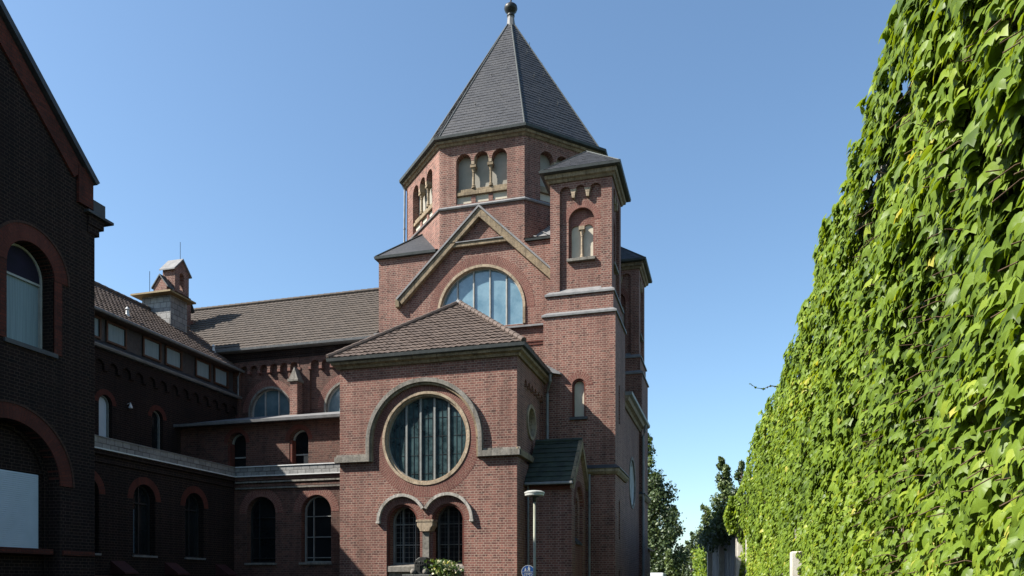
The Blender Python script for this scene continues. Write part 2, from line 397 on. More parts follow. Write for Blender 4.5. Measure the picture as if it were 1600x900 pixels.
        for r in range(R):
            va = v0 + r*row; vb = min(va + row*1.06, v1-1e-4)
            ea, eb = ext(min(max(va, v0+1e-4), v1-1e-4)), ext(vb)
            if not ea or not eb: continue
            lo, hi = min(ea[0], eb[0]), max(ea[1], eb[1])
            sh = (r % 2)*col*.5 if amp == 0 else 0
            c = math.floor((lo-sh)/col)
            while c*col+sh < hi:
                u0 = c*col+sh; c += 1
                if u0+col < lo or u0 > hi: continue
                dz = (random.random()-.5)*2*jit; dv = (random.random()-.5)*jit*1.5
                prev = None
                for k in range(nseg+1):
                    t = k/nseg; u = u0 + col*t
                    h = amp*(math.sin(t*2*math.pi)*.5+.5) if amp else 0
                    if amp == 0: u = u0 + col*(.01+.98*t)
                    ua = min(max(u, ea[0]), ea[1]); ub = min(max(u, eb[0]), eb[1])
                    pa = o + U*ua + V*(va+dv) + n*(off+lift+h+dz); pb = o + U*ub + V*vb + n*(off+h*.9+dz*.3)
                    pc = o + U*ua + V*(va+dv) + n*(off*.2)
                    cur = (pa, pb, pc)
                    if prev and ((pa-prev[0]).length > .004 or (pb-prev[1]).length > .004):
                        s.face([prev[0], pa, pb, prev[1]]); s.face([prev[2], pc, pa, prev[0]])
                    prev = cur
        return s
    def done(s, name, parent=None, bevel=0, smooth=False, label=None, recalc=True):
        bm = s.bm
        if recalc:
            bmesh.ops.recalc_face_normals(bm, faces=[f for f in bm.faces])
        bm.normal_update()
        for f in bm.faces:
            if f[s.fl]: continue
            n = f.normal
            t = Z.cross(n)
            t = t.normalized() if t.length > .25 else Vector((1, 0, 0))
            b = n.cross(t)
            if abs(n.z) < .05: b = Z
            for l in f.loops:
                p = l.vert.co; l[s.uvl].uv = (p.dot(t), p.dot(b))
            f.smooth = smooth
        me = bpy.data.meshes.new(name); bm.to_mesh(me); bm.free()
        me.materials.append(s.mat)
        o = bpy.data.objects.new(name, me); COL.objects.link(o)
        if parent: o.parent = parent; 
        if parent and parent.type == 'EMPTY' : o.matrix_parent_inverse = Matrix.Translation(parent.location).inverted()
        if bevel:
            md = o.modifiers.new('bevel', 'BEVEL'); md.width = bevel; md.segments = 2; md.limit_method = 'ANGLE'; md.angle_limit = rad(40)
        if label: o['label'] = label
        return o
def mb(k): return MB(M[k])
def each(mat, name, parent, jobs, bevel=0):       # one object per piece
    out = []
    for j in jobs:
        m = MB(M[mat]); j(m); out.append(m.done(name, parent, bevel=bevel))
    return out
# children of a moved Empty are written in world metres; grandchildren follow their (unmoved) part

def arch(uc, z0, zs, r, n=18):
    return [(uc-r, z0)] + [(uc - r*math.cos(math.pi*i/n), zs + r*math.sin(math.pi*i/n)) for i in range(n+1)] + [(uc+r, z0)]
def circ(uc, zc, r, n=40): return [(uc + r*math.cos(2*math.pi*i/n), zc + r*math.sin(2*math.pi*i/n)) for i in range(n)]
def rect(a, b, c, d): return [(a, c), (b, c), (b, d), (a, d)]
def multiarch(u0, u1, z0, zs, n, gap, m=10):      # rectangle whose top is n arches with gaps between
    pts = [(u0, z0)]; w = (u1-u0-gap*(n-1))/n
    for i in range(n):
        a = u0 + i*(w+gap); c = a + w/2; r = w/2
        pts += [(c - r*math.cos(math.pi*k/m), zs + r*math.sin(math.pi*k/m)) for k in range(m+1)]
    pts.append((u1, z0)); return pts

def window(parent, fr, shape, wg, ft, mull=(), trans=(), bt=.05, fm='frame_grey', gm='glass_dark', fd=.08, name='window', fine=None, gshape=None, label=None):
    k = shape[0]
    if k == 'arch':
        _, uc, z0, zs, r = shape; out = arch(uc, z0, zs, r); inn = arch(uc, z0+ft, zs, r-ft)
        top = lambda u: zs + math.sqrt(max((r-ft*.5)**2-(u-uc)**2, 0)); bot = lambda u: z0+ft*.5
        lo, hi = uc-r+ft*.5, uc+r-ft*.5
        xr = lambda v: (uc-(math.sqrt(max((r-ft*.5)**2-max(v-zs, 0)**2, 0))), uc+math.sqrt(max((r-ft*.5)**2-max(v-zs, 0)**2, 0)))
    elif k == 'circ':
        _, uc, zc, r = shape; out = circ(uc, zc, r); inn = circ(uc, zc, r-ft)
        top = lambda u: zc + math.sqrt(max((r-ft*.5)**2-(u-uc)**2, 0)); bot = lambda u: zc - math.sqrt(max((r-ft*.5)**2-(u-uc)**2, 0))
        xr = lambda v: (uc-math.sqrt(max((r-ft*.5)**2-(v-zc)**2, 0)), uc+math.sqrt(max((r-ft*.5)**2-(v-zc)**2, 0)))
    else:
        _, a, b, z0, z1 = shape; out = rect(a, b, z0, z1); inn = rect(a+ft, b-ft, z0+ft, z1-ft); uc = (a+b)/2
        top = lambda u: z1-ft*.5; bot = lambda u: z0+ft*.5; xr = lambda v: (a+ft*.5, b-ft*.5)
    f = MB(M[fm]); f.prism(fr, out, wg, wg+fd, [inn])
    for u in mull:
        u = uc+u; f.fbox(fr, u-bt/2, u+bt/2, bot(u), top(u), wg+.012, wg+fd*.85)
    for v in trans:
        x0, x1 = xr(v); f.fbox(fr, x0, x1, v-bt/2, v+bt/2, wg+.016, wg+fd*.8)
    fo = f.done(name, parent, label=label)
    g = MB(M[gm]); g.prism(fr, out, wg-.03, wg+.004)
    go = g.done('glass', fo)
    if parent is None: pass
    if fine:
        du, dv = fine; q = MB(M['iron'] if gm == 'glass_dark' else M[fm]); u = -3
        x0 = min(p[0] for p in out); x1 = max(p[0] for p in out); y0 = min(p[1] for p in out); y1 = max(p[1] for p in out)
        u = x0+du/2
        while u < x1-.02:
            if top(u)-bot(u) > .05: q.fbox(fr, u-.004, u+.004, bot(u), top(u), wg+.004, wg+.022)
            u += du
        v = y0+dv/2
        while v < y1-.03:
            a, b = xr(v)
            if b-a > .05: q.fbox(fr, a, b, v-.004, v+.004, wg+.005, wg+.018)
            v += dv
        q.done('grille', fo)
    return fo

def cap_prof(o0, o1, h0, h1): return [(-.02, h0), (o0, h0), (o1, h0+(h1-h0)*.45), (o1, h1-.04), (-.02, h1)]
def sloped_prof(out, h0, h1): return [(-.05, h0), (out, h0), (out, h0+.05), (-.05, h1)]

def column(parent, fr, u, v0, v1, w, r, capw, mat='sand_pale', name='column'):
    p = fr.P(u, 0, w); m = MB(M[mat]); h = v1-v0
    m.lathe((p.x, p.y, 0), [(r*1.7, v0), (r*1.7, v0+.05), (r*1.25, v0+.08), (r*1.5, v0+.11), (r, v0+.15), (r*.95, v0+h*.68), (r*1.2, v0+h*.69), (r*1.05, v0+h*.72), (capw*.5, v0+h*.88), (capw*.6, v0+h*.885)], 12)
    m.fbox(fr, u-capw*.62, u+capw*.62, v0+h*.885, v1, w-capw*.6, w+capw*.6)
    return m.done(name, parent)

def downpipe(parent, pts, r=.05):
    m = mb('zinc'); m.tube(pts, r, 8)
    P = [Vector(p) for p in pts]
    for a, b in zip(P, P[1:]):
        if abs((b-a).normalized().z) > .99:
            n = int((b-a).length/2)
            for i in range(1, n+1):
                c = a+(b-a)*i/(n+1); m.tube([c-Z*.03, c+Z*.03], r*1.3, 8)
    return m.done('drainpipe', parent, smooth=False)

# ------------------------------------------------------------------ ground
def sheet(name, x0, x1, y0, y1, z, mat, label=None):
    m = mb(mat); m.box((x0, y0, z-.3), (x1, y1, z)); o = m.done(name); o['kind'] = 'structure'; return o
g = mb('grass'); g.face([(-900, -900, 0), (900, -900, 0), (900, 1500, 0), (-900, 1500, 0)]); go = g.done('ground'); go['kind'] = 'structure'
rd = mb('asphalt'); rd.face([(-3.2, -40, .004), (1.0, -40, .004), (1.0, 12, .004), (.2, 29, .004), (-1.5, 44, .004), (-6, 90, .004), (-10, 90, .004), (-3.2, 44, .004)])
ro = rd.done('road'); ro['kind'] = 'structure'
cy = mb('paving'); cy.face([(-17.8, 3, .008), (-4.6, 3, .008), (-4.6, 25.2, .008), (-17.8, 25.2, .008)]); co = cy.done('courtyard'); co['kind'] = 'structure'
pv = mb('paving'); pv.box((-4.6, -20, .0), (-3.35, 44, .12)); po = pv.done('pavement'); po['kind'] = 'structure'
kb = mb('kerb'); kb.box((-3.35, -20, 0), (-3.2, 44, .125)); ko = kb.done('kerb', bevel=.015); ko['kind'] = 'structure'

# ------------------------------------------------------------------ the church
CH = empty('church', (-9.79, 24.1, 0), 'red brick church with octagonal slate spired tower, square stair turrets and round windowed chapel', 'church')
F = FY(24.1); S = FX(-6.63)
XC = -9.79
# chapel front wall with round window and twin arched windows
rose = circ(XC, 6.5, 1.55, 56)
twin = [(-11.2, .9), (-11.2, 3.75)]
twin += [(-10.63 - .57*math.cos(math.pi*i/16), 3.75 + .57*math.sin(math.pi*i/16)) for i in range(1, 17)]
twin += [(-8.995 - .565*math.cos(math.pi*i/16), 3.75 + .565*math.sin(math.pi*i/16)) for i in range(0, 17)] + [(-8.43, .9)]
m = mb('brick'); m.prism(F, rect(-12.95, -6.75, 0, 9.02), -.62, 0, [rose, twin])
m.done('chapel_front_wall', CH)
# side wall: recessed field with corner strip and little corbel arches on top
m = mb('brick')
m.prism(S, rect(24.1+.62, 29.98, 0, 9.02), -.5, -.12, [circ(26.35, 7.3, .5, 32)])
m.prism(S, [(24.1, 0), (25.0, 0), (25.0, 8.3)] + sum([[(25.0+i*.45+.06+.165-.165*math.cos(math.pi*k/8), 8.35+.165*math.sin(math.pi*k/8)) for k in range(9)] for i in range(6)], []) + [(27.75, 8.3), (27.75, 0), (27.95, 0), (27.95, 9.0), (24.1, 9.0)], -.12, 0)
m.prism(S, rect(25.0, 27.75, 0, 5.7), -.118, -.001)
m.done('chapel_side_wall', CH)
m = mb('brick'); m.box((-12.949, 24.73, 0), (-12.45, 29.98, 9.0)); m.done('chapel_rear_side_wall', CH)
o = window(CH, Fr((-6.63-.12, 0, 0), (1, 0, 0)), ('circ', 26.35, 7.3, .5), -.3, .05, (0,), (), .04, gm='glass_dark', name='round_window')
m = mb('sand_pale'); m.arc(S, 26.35, 7.3, .49, .62, 0, 360, -.3, -.06, 36); m.done('window_surround', CH)
# rose window: stone ring, outer protective frame and lights
m = mb('vous'); m.arc(F, XC, 6.5, 1.56, 1.96, 0, 360, -.04, .004, 72); m.done('voussoir_ring', CH)
m = mb('sand_pale'); m.arc(F, XC, 6.5, 1.47, 1.56, 0, 360, -.25, .03, 72); m.arc(F, XC, 6.5, 1.41, 1.475, 0, 360, -.22, -.05, 72); m.done('window_surround', CH, bevel=.01)
window(CH, F, ('circ', XC, 6.5, 1.45), -.24, .05, (-.76, -.25, .25, .76), (), .065, name='round_window', fine=(.17, .62))
# hood mould over the rose, running into the string course
def hood(fr, cu, cv, r0, r1, zleg, uL, uR, w1, mat='grey_stone'):
    m = MB(M[mat]); n = 40
    out = [(uL, zleg), (uL, zleg+.2), (cu-r1+0, zleg+.2)] if False else []
    pts = [(uL, zleg)] + [(uL, zleg+.19), (cu-r1, zleg+.19)]
    pts += [(cu-r1*math.cos(math.pi*i/n), cv+r1*math.sin(math.pi*i/n)) for i in range(n+1)]
    pts += [(cu+r1, zleg+.19), (uR, zleg+.19), (uR, zleg), (cu+r0, zleg)]
    pts += [(cu+r0*math.cos(math.pi*i/n), cv+r0*math.sin(math.pi*i/n)) for i in range(n+1)]
    pts += [(cu-r0, zleg)]
    m.prism(fr, pts, 0, w1); return m
m = hood(F, XC-.05, 6.42, 1.93, 2.07, 5.79, -13.08, -6.5, .16)
m.prism(F, [(-13.05, 5.98), (-11.92, 5.98), (-11.92, 6.06), (-13.05, 6.06)], 0, .07)
m.prism(F, [(-7.76, 5.98), (-6.5, 5.98), (-6.5, 6.06), (-7.76, 6.06)], 0, .07)
m.done('hood_mould', CH, bevel=.03)
m = mb('sand'); m.arc(F, XC-.05, 6.42, 1.85, 1.931, 0, 180, -.001, .09, 48)
m.fbox(F, XC-.05-1.931, XC-.05-1.85, 5.79, 6.42, 0, .09); m.fbox(F, XC-.05+1.85, XC-.05+1.931, 5.79, 6.42, 0, .06)
m.done('arch_trim', CH, bevel=.015)
m = mb('sand'); m.fbox(S, 23.98, 27.9, 5.79, 5.98, 0.002, .13); m.fbox(S, 24.0, 27.9, 5.98, 6.05, 0.002, .07); m.done('string_course', CH, bevel=.02)
# twin windows
each('hood_stone', 'hood_mould', CH, [lambda m, a=a: (m.arc(F, a[0], 3.77, .80, .90, a[1], a[2], -.001, .12, 26), m.fbox(F, a[3], a[3]+.15, 3.68, 3.77, 0, .13))
     for a in ((-10.62, 180, 27, -11.55), (-9.0, 153, 0, -8.22))], .02)
each('vous', 'voussoir_ring', CH, [lambda m, cu=cu: m.arc(F, cu, 3.75, .575, .79, 180, 0, -.03, .006, 26) for cu in (-10.63, -8.995)])
each('brick_red', 'window_roll', CH, [lambda m, cu=cu, u=u: (m.arc(F, cu, 3.75, .50, .575, 180, 0, -.12, -.05, 22), m.fbox(F, u, u+.075, 2.2, 3.75, -.12, -.05)) for cu, u in ((-10.63, -11.2), (-8.995, -8.505))])
m = mb('sand_pale')
m.prism(F, [(-10.09, 3.72), (-10.09, 3.58), (-10.02, 3.50), (-9.98, 3.40), (-9.64, 3.40), (-9.60, 3.50), (-9.53, 3.58), (-9.53, 3.72)], -.42, .03)
m.fbox(F, -10.12, -9.5, 3.72, 3.79, -.42, .045)
o = m.done('pier_capital', CH, bevel=.02)
m = mb('grey_stone'); m.fbox(F, -9.93, -9.69, 2.2, 3.40, -.40, -.06); m.fbox(F, -10.0, -9.62, .9, 2.24, -.42, -.02); m.done('window_pier', CH, bevel=.02)
m = mb('vous'); m.fbox(F, -10.045, -9.93, 2.2, 3.40, -.42, -.14); m.fbox(F, -9.69, -9.575, 2.2, 3.40, -.42, -.14); m.done('pier_brickwork', CH)
for i, cu in enumerate((-10.63, -8.995)):
    wf = window(CH, F, ('arch', cu, 2.3, 3.75, .56), -.6, .06, (-.2, .26) if i == 0 else (-.19, .19), (3.68, 2.98), .035, fm='frame_grey' if i == 0 else 'iron_grey', gm='glass_black', name='arched_window', fine=(.16, .17), label='arched window with pale frame and square grille' if i == 0 else 'arched window with dark decorative grille')
m = mb('grey_stone')
for a, b in ((-11.2, -10.0), (-9.62, -8.43)):
    m.solid([F.P(a, 2.05, -.46), F.P(b, 2.05, -.46), F.P(b, 2.05, -.02), F.P(a, 2.05, -.02), F.P(a, 2.32, -.46), F.P(b, 2.32, -.46), F.P(b, 2.24, -.02), F.P(a, 2.24, -.02)],
            [(0,1,2,3),(4,5,6,7),(0,1,5,4),(1,2,6,5),(2,3,7,6),(3,0,4,7)])
m.done('window_sill', CH, bevel=.012)
m = mb('sand_pale'); m.fbox(F, -11.19, -10.01, .9, 2.045, -.46, -.14); m.fbox(F, -9.61, -8.44, .9, 2.045, -.46, -.14); m.done('parapet_panel', CH)
# small winged lintels and dividing mullions behind are dark room backs
# cornice, gutter and roof of the chapel
path = [(-12.95, 27.9, 0), (-12.95, 24.1, 0), (-6.63, 24.1, 0), (-6.63, 27.84, 0)]
# sweep outward is right of travel; travelling down -Y, then +X, then +Y keeps the outside on the right
m = mb('sand'); m.sweep([(a, b, 9.0) for a, b, _ in path], [(-.1, 0), (.08, 0), (.12, .08), (.22, .12), (.24, .2), (-.1, .2)]); m.done('cornice', CH)
m = mb('patina'); m.sweep([(a, b, 9.2) for a, b, _ in path], [(-.05, 0), (.25, 0), (.33, .03), (.35, .13), (.27, .13), (-.05, .1)]); m.done('gutter', CH)
E0 = 9.32; ov = .31
eL, eR, eF = -12.95-ov, -6.63+ov, 24.1-ov
ap = Vector((XC, 27.45, 12.1)); rr = Vector((XC, 29.97, 12.1))
A = Vector((eL, eF, E0)); B = Vector((eR, eF, E0)); Cc = Vector((eR, 27.84, E0)); C2 = Vector((eR, 29.97, E0)); D = Vector((eL, 29.97, E0))
m = mb('tile')
m.solid([A, B, C2, D, ap, rr], [(0, 1, 4), (1, 2, 5, 4), (3, 0, 4, 5), (0, 3, 2, 1), (2, 3, 5)])
m.tiles([A, B, ap], 1, .27, .21); m.tiles([D, A, ap, rr], 1, .27, .21)
m.tiles([B, Cc, Vector((XC, 27.84, 12.1)), ap], 1, .27, .21)
o = m.done('chapel_roof', CH, recalc=False)
m = mb('tile'); m.ridge(A+Z*.06, ap+Z*.08); m.ridge(B+Z*.06, ap+Z*.08); m.ridge(ap+Z*.08, rr+Z*.08); m.done('hip_tiles', o)
m = mb('lead'); m.lathe((XC, 27.45, 0), [(.02, 12.12), (.16, 12.14), (.12, 12.24), (.03, 12.28)], 10); m.done('roof_cap', o)
m = mb('lead'); m.solid([Vector(p) for p in ((-6.6,27.84,9.42),(-5.95,27.84,9.28),(-5.95,27.84,9.36),(-6.6,27.84,9.75),(-6.6,27.66,9.42),(-5.98,27.66,9.28),(-5.98,27.66,9.33),(-6.6,27.66,9.7))], [(0,1,2,3),(4,7,6,5),(0,4,5,1),(1,5,6,2),(2,6,7,3),(3,7,4,0)]); m.done('flashing', CH)
downpipe(CH, [(-6.28, 27.3, 9.2), (-6.28, 27.35, 8.98), (-6.42, 27.6, 8.75), (-6.45, 27.62, 8.55), (-6.45, 27.62, 5.9)], .055)

# porch between chapel and turret, gable to the road
m = mb('brick')
m.box((-6.62, 25.25, 0), (-5.471, 25.6, 5.12))
PX = FX(-5.07)
m.prism(PX, [(25.25, 0), (27.84, 0), (27.84, 5.12), (26.55, 6.48), (25.25, 5.12)], -.4, -.12, [arch(26.55, 3.2, 4.25, .42)])
m.prism(PX, [(25.25, 0), (27.84, 0), (27.84, 5.1), (26.55, 6.46), (25.25, 5.1)], -.12, 0, [arch(26.55, .6, 4.3, .72)])
m.prism(PX, arch(26.55, .4, 1.0, .01), -.3, -.29)
m.done('porch_wall', CH)
m = mb('brick_red'); m.arc(PX, 26.55, 4.3, .72, .92, 0, 180, -.1, .012, 24); m.done('voussoir_ring', CH)
m = mb('vous'); m.fbox(PX, 25.28, 27.8, .01, 3.05, -.117, -.03); m.done('porch_infill', CH)
window(CH, PX, ('arch', 26.55, 3.2, 4.25, .41), -.34, .05, (0,), (), .04, gm='glass_black', name='arched_window')
m = mb('slate'); m.solid([PX.P(26.08, 3.0, -.13), PX.P(27.02, 3.0, -.13), PX.P(27.02, 3.28, -.2), PX.P(26.08, 3.28, -.2), PX.P(26.08, 3.0, .04), PX.P(27.02, 3.0, .04), PX.P(27.02, 3.06, .04), PX.P(26.08, 3.06, .04)], [(0,1,2,3),(4,7,6,5),(0,4,5,1),(1,5,6,2),(2,6,7,3),(3,7,4,0)]); m.done('window_sill', CH)
m = mb('tile_green')
a, b, c, d = Vector((-6.62, 25.0, 5.02)), Vector((-4.97, 25.0, 5.02)), Vector((-4.97, 26.55, 6.62)), Vector((-6.62, 26.55, 6.62))
e, f_ = Vector((-4.97, 27.84, 5.25)), Vector((-6.62, 27.84, 5.25))
dn = Vector((0, 0, -.09))
m.solid([a, b, c, d, e, f_, a+dn, b+dn, c+dn, d+dn, e+dn, f_+dn], [(0,1,2,3),(3,2,4,5),(7,6,9,8),(8,9,11,10),(0,6,7,1),(1,7,8,2),(2,8,10,4),(4,10,11,5),(5,11,9,3),(3,9,6,0)])
m.tiles([a, b, c, d], 1, .26, .22, .0, .03, nseg=1); m.tiles([c, e, f_, d], 1, .26, .22, .0, .03, nseg=1)
m.ridge(d+Z*.03, c+Z*.03, .07)
m.done('porch_roof', CH, recalc=False)
m = mb('sand')
for p, q in ((b, c), (c, e)):
    m.solid([p+Vector((-.1, 0, -.24)), p+Vector((.03, 0, -.24)), p+Vector((.03, 0, .05)), p+Vector((-.1, 0, .05)), q+Vector((-.1, 0, -.24)), q+Vector((.03, 0, -.24)), q+Vector((.03, 0, .05)), q+Vector((-.1, 0, .05))], [(0,3,2,1),(4,5,6,7),(0,1,5,4),(1,2,6,5),(2,3,7,6),(3,0,4,7)])
m.done('verge', CH)
m = mb('zinc'); m.box((-6.6, 24.9, 4.93), (-4.98, 25.02, 5.02)); m.done('gutter', CH, bevel=.02)
m = mb('brick_red'); m.box((-6.5, 25.21, 4.78), (-5.09, 25.249, 4.92)); m.done('eaves_band', CH)
downpipe(CH, [(-6.53, 25.1, 4.95), (-6.53, 25.15, 4.8), (-6.53, 25.17, .1)], .035)
downpipe(CH, [(-4.92, 27.72, 5.6), (-4.92, 27.75, .1)], .045)

# transept front (gable) and tower base
G = FY(30.0)
m = mb('brick')
gl = 14.35
lun = arch(XC+.01, 12.05, 12.72, 1.82, 26)
m.prism(G, rect(-14.3, -5.28, 8.0, 15.3), -.6, 0, [lun])
m.prism(G, [(-11.55, 15.3), (-8.05, 15.3), (XC, 16.75)], -.11, 0)
m.done('transept_wall', CH)
m = mb('brick'); m.box((-14.299, 30.61, 8.0), (-13.7, 39.0, 15.3)); m.box((-5.88, 30.61, 8.0), (-5.281, 39.0, 15.3)); m.box((-14.3, 39.0, 8.0), (-5.28, 39.6, 15.3)); m.done('tower_base_wall', CH)
m = mb('vous'); m.arc(G, XC+.01, 12.72, 1.89, 2.25, 0, 180, -.02, .006, 52)
m.done('voussoir_ring', CH)
m = mb('sand_pale'); m.arc(G, XC+.01, 12.72, 1.77, 1.88, 0, 180, -.3, .04, 52)
m.fbox(G, XC+.01-1.88, XC+.01-1.77, 12.05, 12.72, -.3, .04); m.fbox(G, XC+.01+1.77, XC+.01+1.88, 12.05, 12.72, -.35, .05)
m.done('window_surround', CH, bevel=.015)
window(CH, G, ('arch', XC+.01, 12.05, 12.72, 1.80), -.22, .06, (-1.06, -.36, .34, 1.04), (), .055, fm='frame_pale', gm='glass_blue', name='lunette_window')
m = mb('lead'); m.box((-14.35, 29.62, 11.98), (-13.15, 29.998, 12.1)); m.done('eaves_flashing', CH)
# right-angle coping of the gable
def strip(m, fr, p, q, th, w0, w1):         # a board between p and q, th thick below the line
    d = Vector((q[0]-p[0], q[1]-p[1])).normalized(); nn = Vector((-d.y, d.x))
    if nn.y > 0: nn = -nn
    m.prism(fr, [p, q, (q[0]+nn.x*th, q[1]+nn.y*th), (p[0]+nn.x*th, p[1]+nn.y*th)], w0, w1)
m = mb('sand'); k = (17.0-13.55)/3.5
strip(m, G, (-13.35, 13.45), (XC, 16.85), .27, 0.003, .2)
strip(m, G, (-6.2, 13.45-.05), (XC, 16.85), .27, 0.004, .201)
m.fbox(G, -11.05, -8.5, 15.36, 15.52, .005, .16)
m.fbox(G, -13.45, -13.28, 13.15, 13.5, 0.002, .22)
m.done('gable_coping', CH, bevel=.02)
m = mb('lead')
strip(m, G, (-13.42, 13.5), (XC, 16.95), .07, -.05, .25); strip(m, G, (-6.14, 13.45), (XC, 16.951), .07, -.051, .251)
m.fbox(G, -11.0, -8.55, 15.522, 15.56, 0, .2)
m.done('coping_flashing', CH)
m = mb('lead'); m.solid([G.P(-14.3, 11.88, -.02), G.P(-6.68, 11.88, -.02), G.P(-6.68, 11.88, .14), G.P(-14.3, 11.88, .14), G.P(-14.3, 12.04, -.28), G.P(-6.68, 12.04, -.28), G.P(-6.68, 11.95, .14), G.P(-14.3, 11.95, .14)], [(0,3,2,1),(4,5,6,7),(0,1,5,4),(1,2,6,5),(2,3,7,6),(3,0,4,7)])
m.done('window_sill', CH)
m = mb('brick_red'); m.fbox(G, -14.25, -6.7, 11.28, 11.34, .001, .03); m.fbox(G, -14.25, -6.7, 11.16, 11.22, .001, .03); m.done('brick_band', CH)
# eaves of the tower base and its corner roofs
OC = Vector((XC, 34.51, 0)); AP = 4.40
m = mb('patina')
m.sweep([(-11.7, 30, 15.3), (-14.3, 30, 15.3), (-14.3, 39, 15.3)][::-1], [(-.02, 0), (.14, 0), (.16, .1), (-.02, .12)])
m.sweep([(-5.28, 39, 15.3), (-5.28, 30, 15.3), (-7.9, 30, 15.3)][::-1], [(-.02, 0), (.10, 0), (.12, .08), (-.02, .1)])
m.done('gutter', CH)
S8 = AP*math.tan(rad(22.5))
def oct_pts(a, z, c=OC): return [Vector((c.x + a/math.cos(rad(22.5))*math.sin(rad(22.5+45*i)), c.y - a/math.cos(rad(22.5))*math.cos(rad(22.5+45*i)), z)) for i in range(8)]
V = oct_pts(AP, 15.42)
for sx, sy, mat in ((-1, -1, 'slate'), (1, -1, 'lead'), (-1, 1, 'slate'), (1, 1, 'slate')):
    c = Vector((XC+sx*4.62, 34.51+sy*4.62, 15.40))
    v1 = Vector((XC+sx*S8, 34.51+sy*4.62, 15.42)); v2 = Vector((XC+sx*4.62, 34.51+sy*S8, 15.42))
    w1_ = Vector((XC+sx*S8, 34.51+sy*4.3, 15.42)); w2_ = Vector((XC+sx*4.3, 34.51+sy*S8, 15.42))
    mid = Vector((XC+sx*AP*.7071*.98, 34.51+sy*AP*.7071*.98, 16.85))
    m = MB(M[mat])
    m.solid([c, v1, w1_, mid, w2_, v2], [(0, 1, 2, 3), (0, 3, 4, 5), (0, 5, 4, 2, 1), (2, 4, 3)])
    if mat == 'lead':
        for t in (.2, .4, .6, .8):
            p = v1.lerp(c, t); q = v1.lerp(mid, t) if t < 2 else mid
            m.tube([p+Z*.01, w1_.lerp(mid, t)+Z*.02], .018, 5)
    o = m.done('corner_roof', CH)
    if mat == 'slate':
        m = mb('lead'); m.tube([w1_+Z*.03, mid+Z*.06, w2_+Z*.03], .045, 6); m.done('flashing', o)
        m = mb('patina'); m.tube([c+Z*.02, mid+Z*.03], .03, 6); m.done('hip', o)

# octagonal drum
def drum_face(phi, rich):
    n = Vector((math.sin(rad(phi)), -math.cos(rad(phi)), 0)); fr = Fr(OC + n*AP, n)
    h = S8
    m = mb('brick')
    if not rich:
        m.prism(fr, [(-h, 15.2), (h, 15.2), (h, 19.7), (-h, 19.7)], -.5, 0); m.done('tower_wall', CH); return
    rec = multiarch(-1.09, 1.09, 17.22, 18.95, 3, .12, 12)
    m.prism(fr, [(-h, 15.2), (h, 15.2), (h, 19.7), (-h, 19.7)], -.36, 0, [rec])
    m.prism(fr, [(-h+.1, 15.2), (h-.1, 15.2), (h-.1, 19.7), (-h+.1, 19.7)], -.5, -.365)
    for u in (-.37, .37): m.fbox(fr, u-.09, u+.09, 17.22, 17.58, -.36, -.09)
    m.done('tower_wall', CH)
    m = mb('plaster_dull'); m.fbox(fr, -1.089, 1.089, 17.85, 19.27, -.358, -.30); o = m.done('blind_panel', CH)
    each('plaster', 'lower_panel', CH, [lambda m, a=a, b=b: m.fbox(fr, a, b, 17.221, 17.58, -.358, -.14) for a, b in ((-1.089, -.46), (-.28, .28), (.46, 1.089))])
    m = mb('sand'); m.fbox(fr, -1.088, 1.088, 17.58, 17.72, -.358, -.03); m.fbox(fr, -1.088, 1.088, 17.72, 17.86, -.358, -.09); m.done('sill', CH, bevel=.015)
    for u in (-.37, .37):
        column(CH, fr, u, 17.86, 18.80, -.13, .055, .19, 'sand')
        m = mb('sand_pale'); m.prism(fr, [(u-.062, 18.8), (u+.062, 18.8), (u+.07, 18.98), (u+.14, 19.24), (u-.14, 19.24), (u-.07, 18.98)], -.30, -.006); m.done('impost', CH)
for i in range(8):
    ph = [0, 45, -45, 90, -90, 135, -135, 180][i]
    drum_face(ph, abs(ph) <= 90)
def ring8(a, z): return [p for p in oct_pts(a, z)]
m = mb('lead'); m.sweep(ring8(AP, 17.04), [(-.02, 0), (.07, 0), (.09, .05), (-.02, .17)], True); m.done('string_course', CH)
m = mb('sand'); m.sweep(ring8(AP, 19.64), [(-.05, 0), (.04, 0), (.10, .08), (.16, .10), (.18, .19), (-.05, .19)], True); m.done('cornice', CH)
m = mb('patina'); m.sweep(ring8(AP, 19.83), [(-.1, 0), (.22, 0), (.31, .03), (.33, .13), (.26, .15), (-.1, .1)], True); m.done('gutter', CH)
m = mb('slate'); base = oct_pts(AP+.10, 19.95); top = oct_pts(.2, 27.35); ztop = Vector((XC, 34.51, 27.5))
for i in range(8):
    j = (i+1) % 8
    m.face([base[i], base[j], top[j], top[i]])
    m.tiles([base[i], base[j], top[j], top[i]], 1, .2, .24, 0, .014, .004, nseg=1, off=.004)
m.face(list(reversed(base)))
SP = m.done('spire_roof', CH, recalc=False)
m = mb('patina')
for i in range(8): m.tube([base[i]+Z*.02, top[i]+Z*.02], .035, 6)
m.done('spire_hip', SP)
m = mb('lead'); m.lathe((XC, 34.51, 0), [(.27, 27.0), (.21, 27.4), (.16, 27.75), (.17, 27.8), (.13, 27.82)], 8); m.done('spire_collar', SP)
m = mb('bronze'); m.lathe((XC, 34.51, 0), [(.13, 27.8), (.18, 27.84), (.18, 27.9), (.12, 27.93), (.16, 27.98), (.27, 28.1), (.31, 28.2), (.29, 28.3), (.2, 28.38), (.08, 28.42), (.04, 28.46), (.035, 28.6)], 18)
m.tube([(XC, 34.51, 28.55), (XC+.05, 34.51, 28.68), (XC-.02, 34.51, 28.8), (XC+.06, 34.51, 28.95), (XC+.02, 34.51, 29.1), (XC+.08, 34.51, 29.4)], [.03, .06, .065, .04, .03, .02], 8)
m.done('finial', SP, smooth=True)
m = mb('zinc')
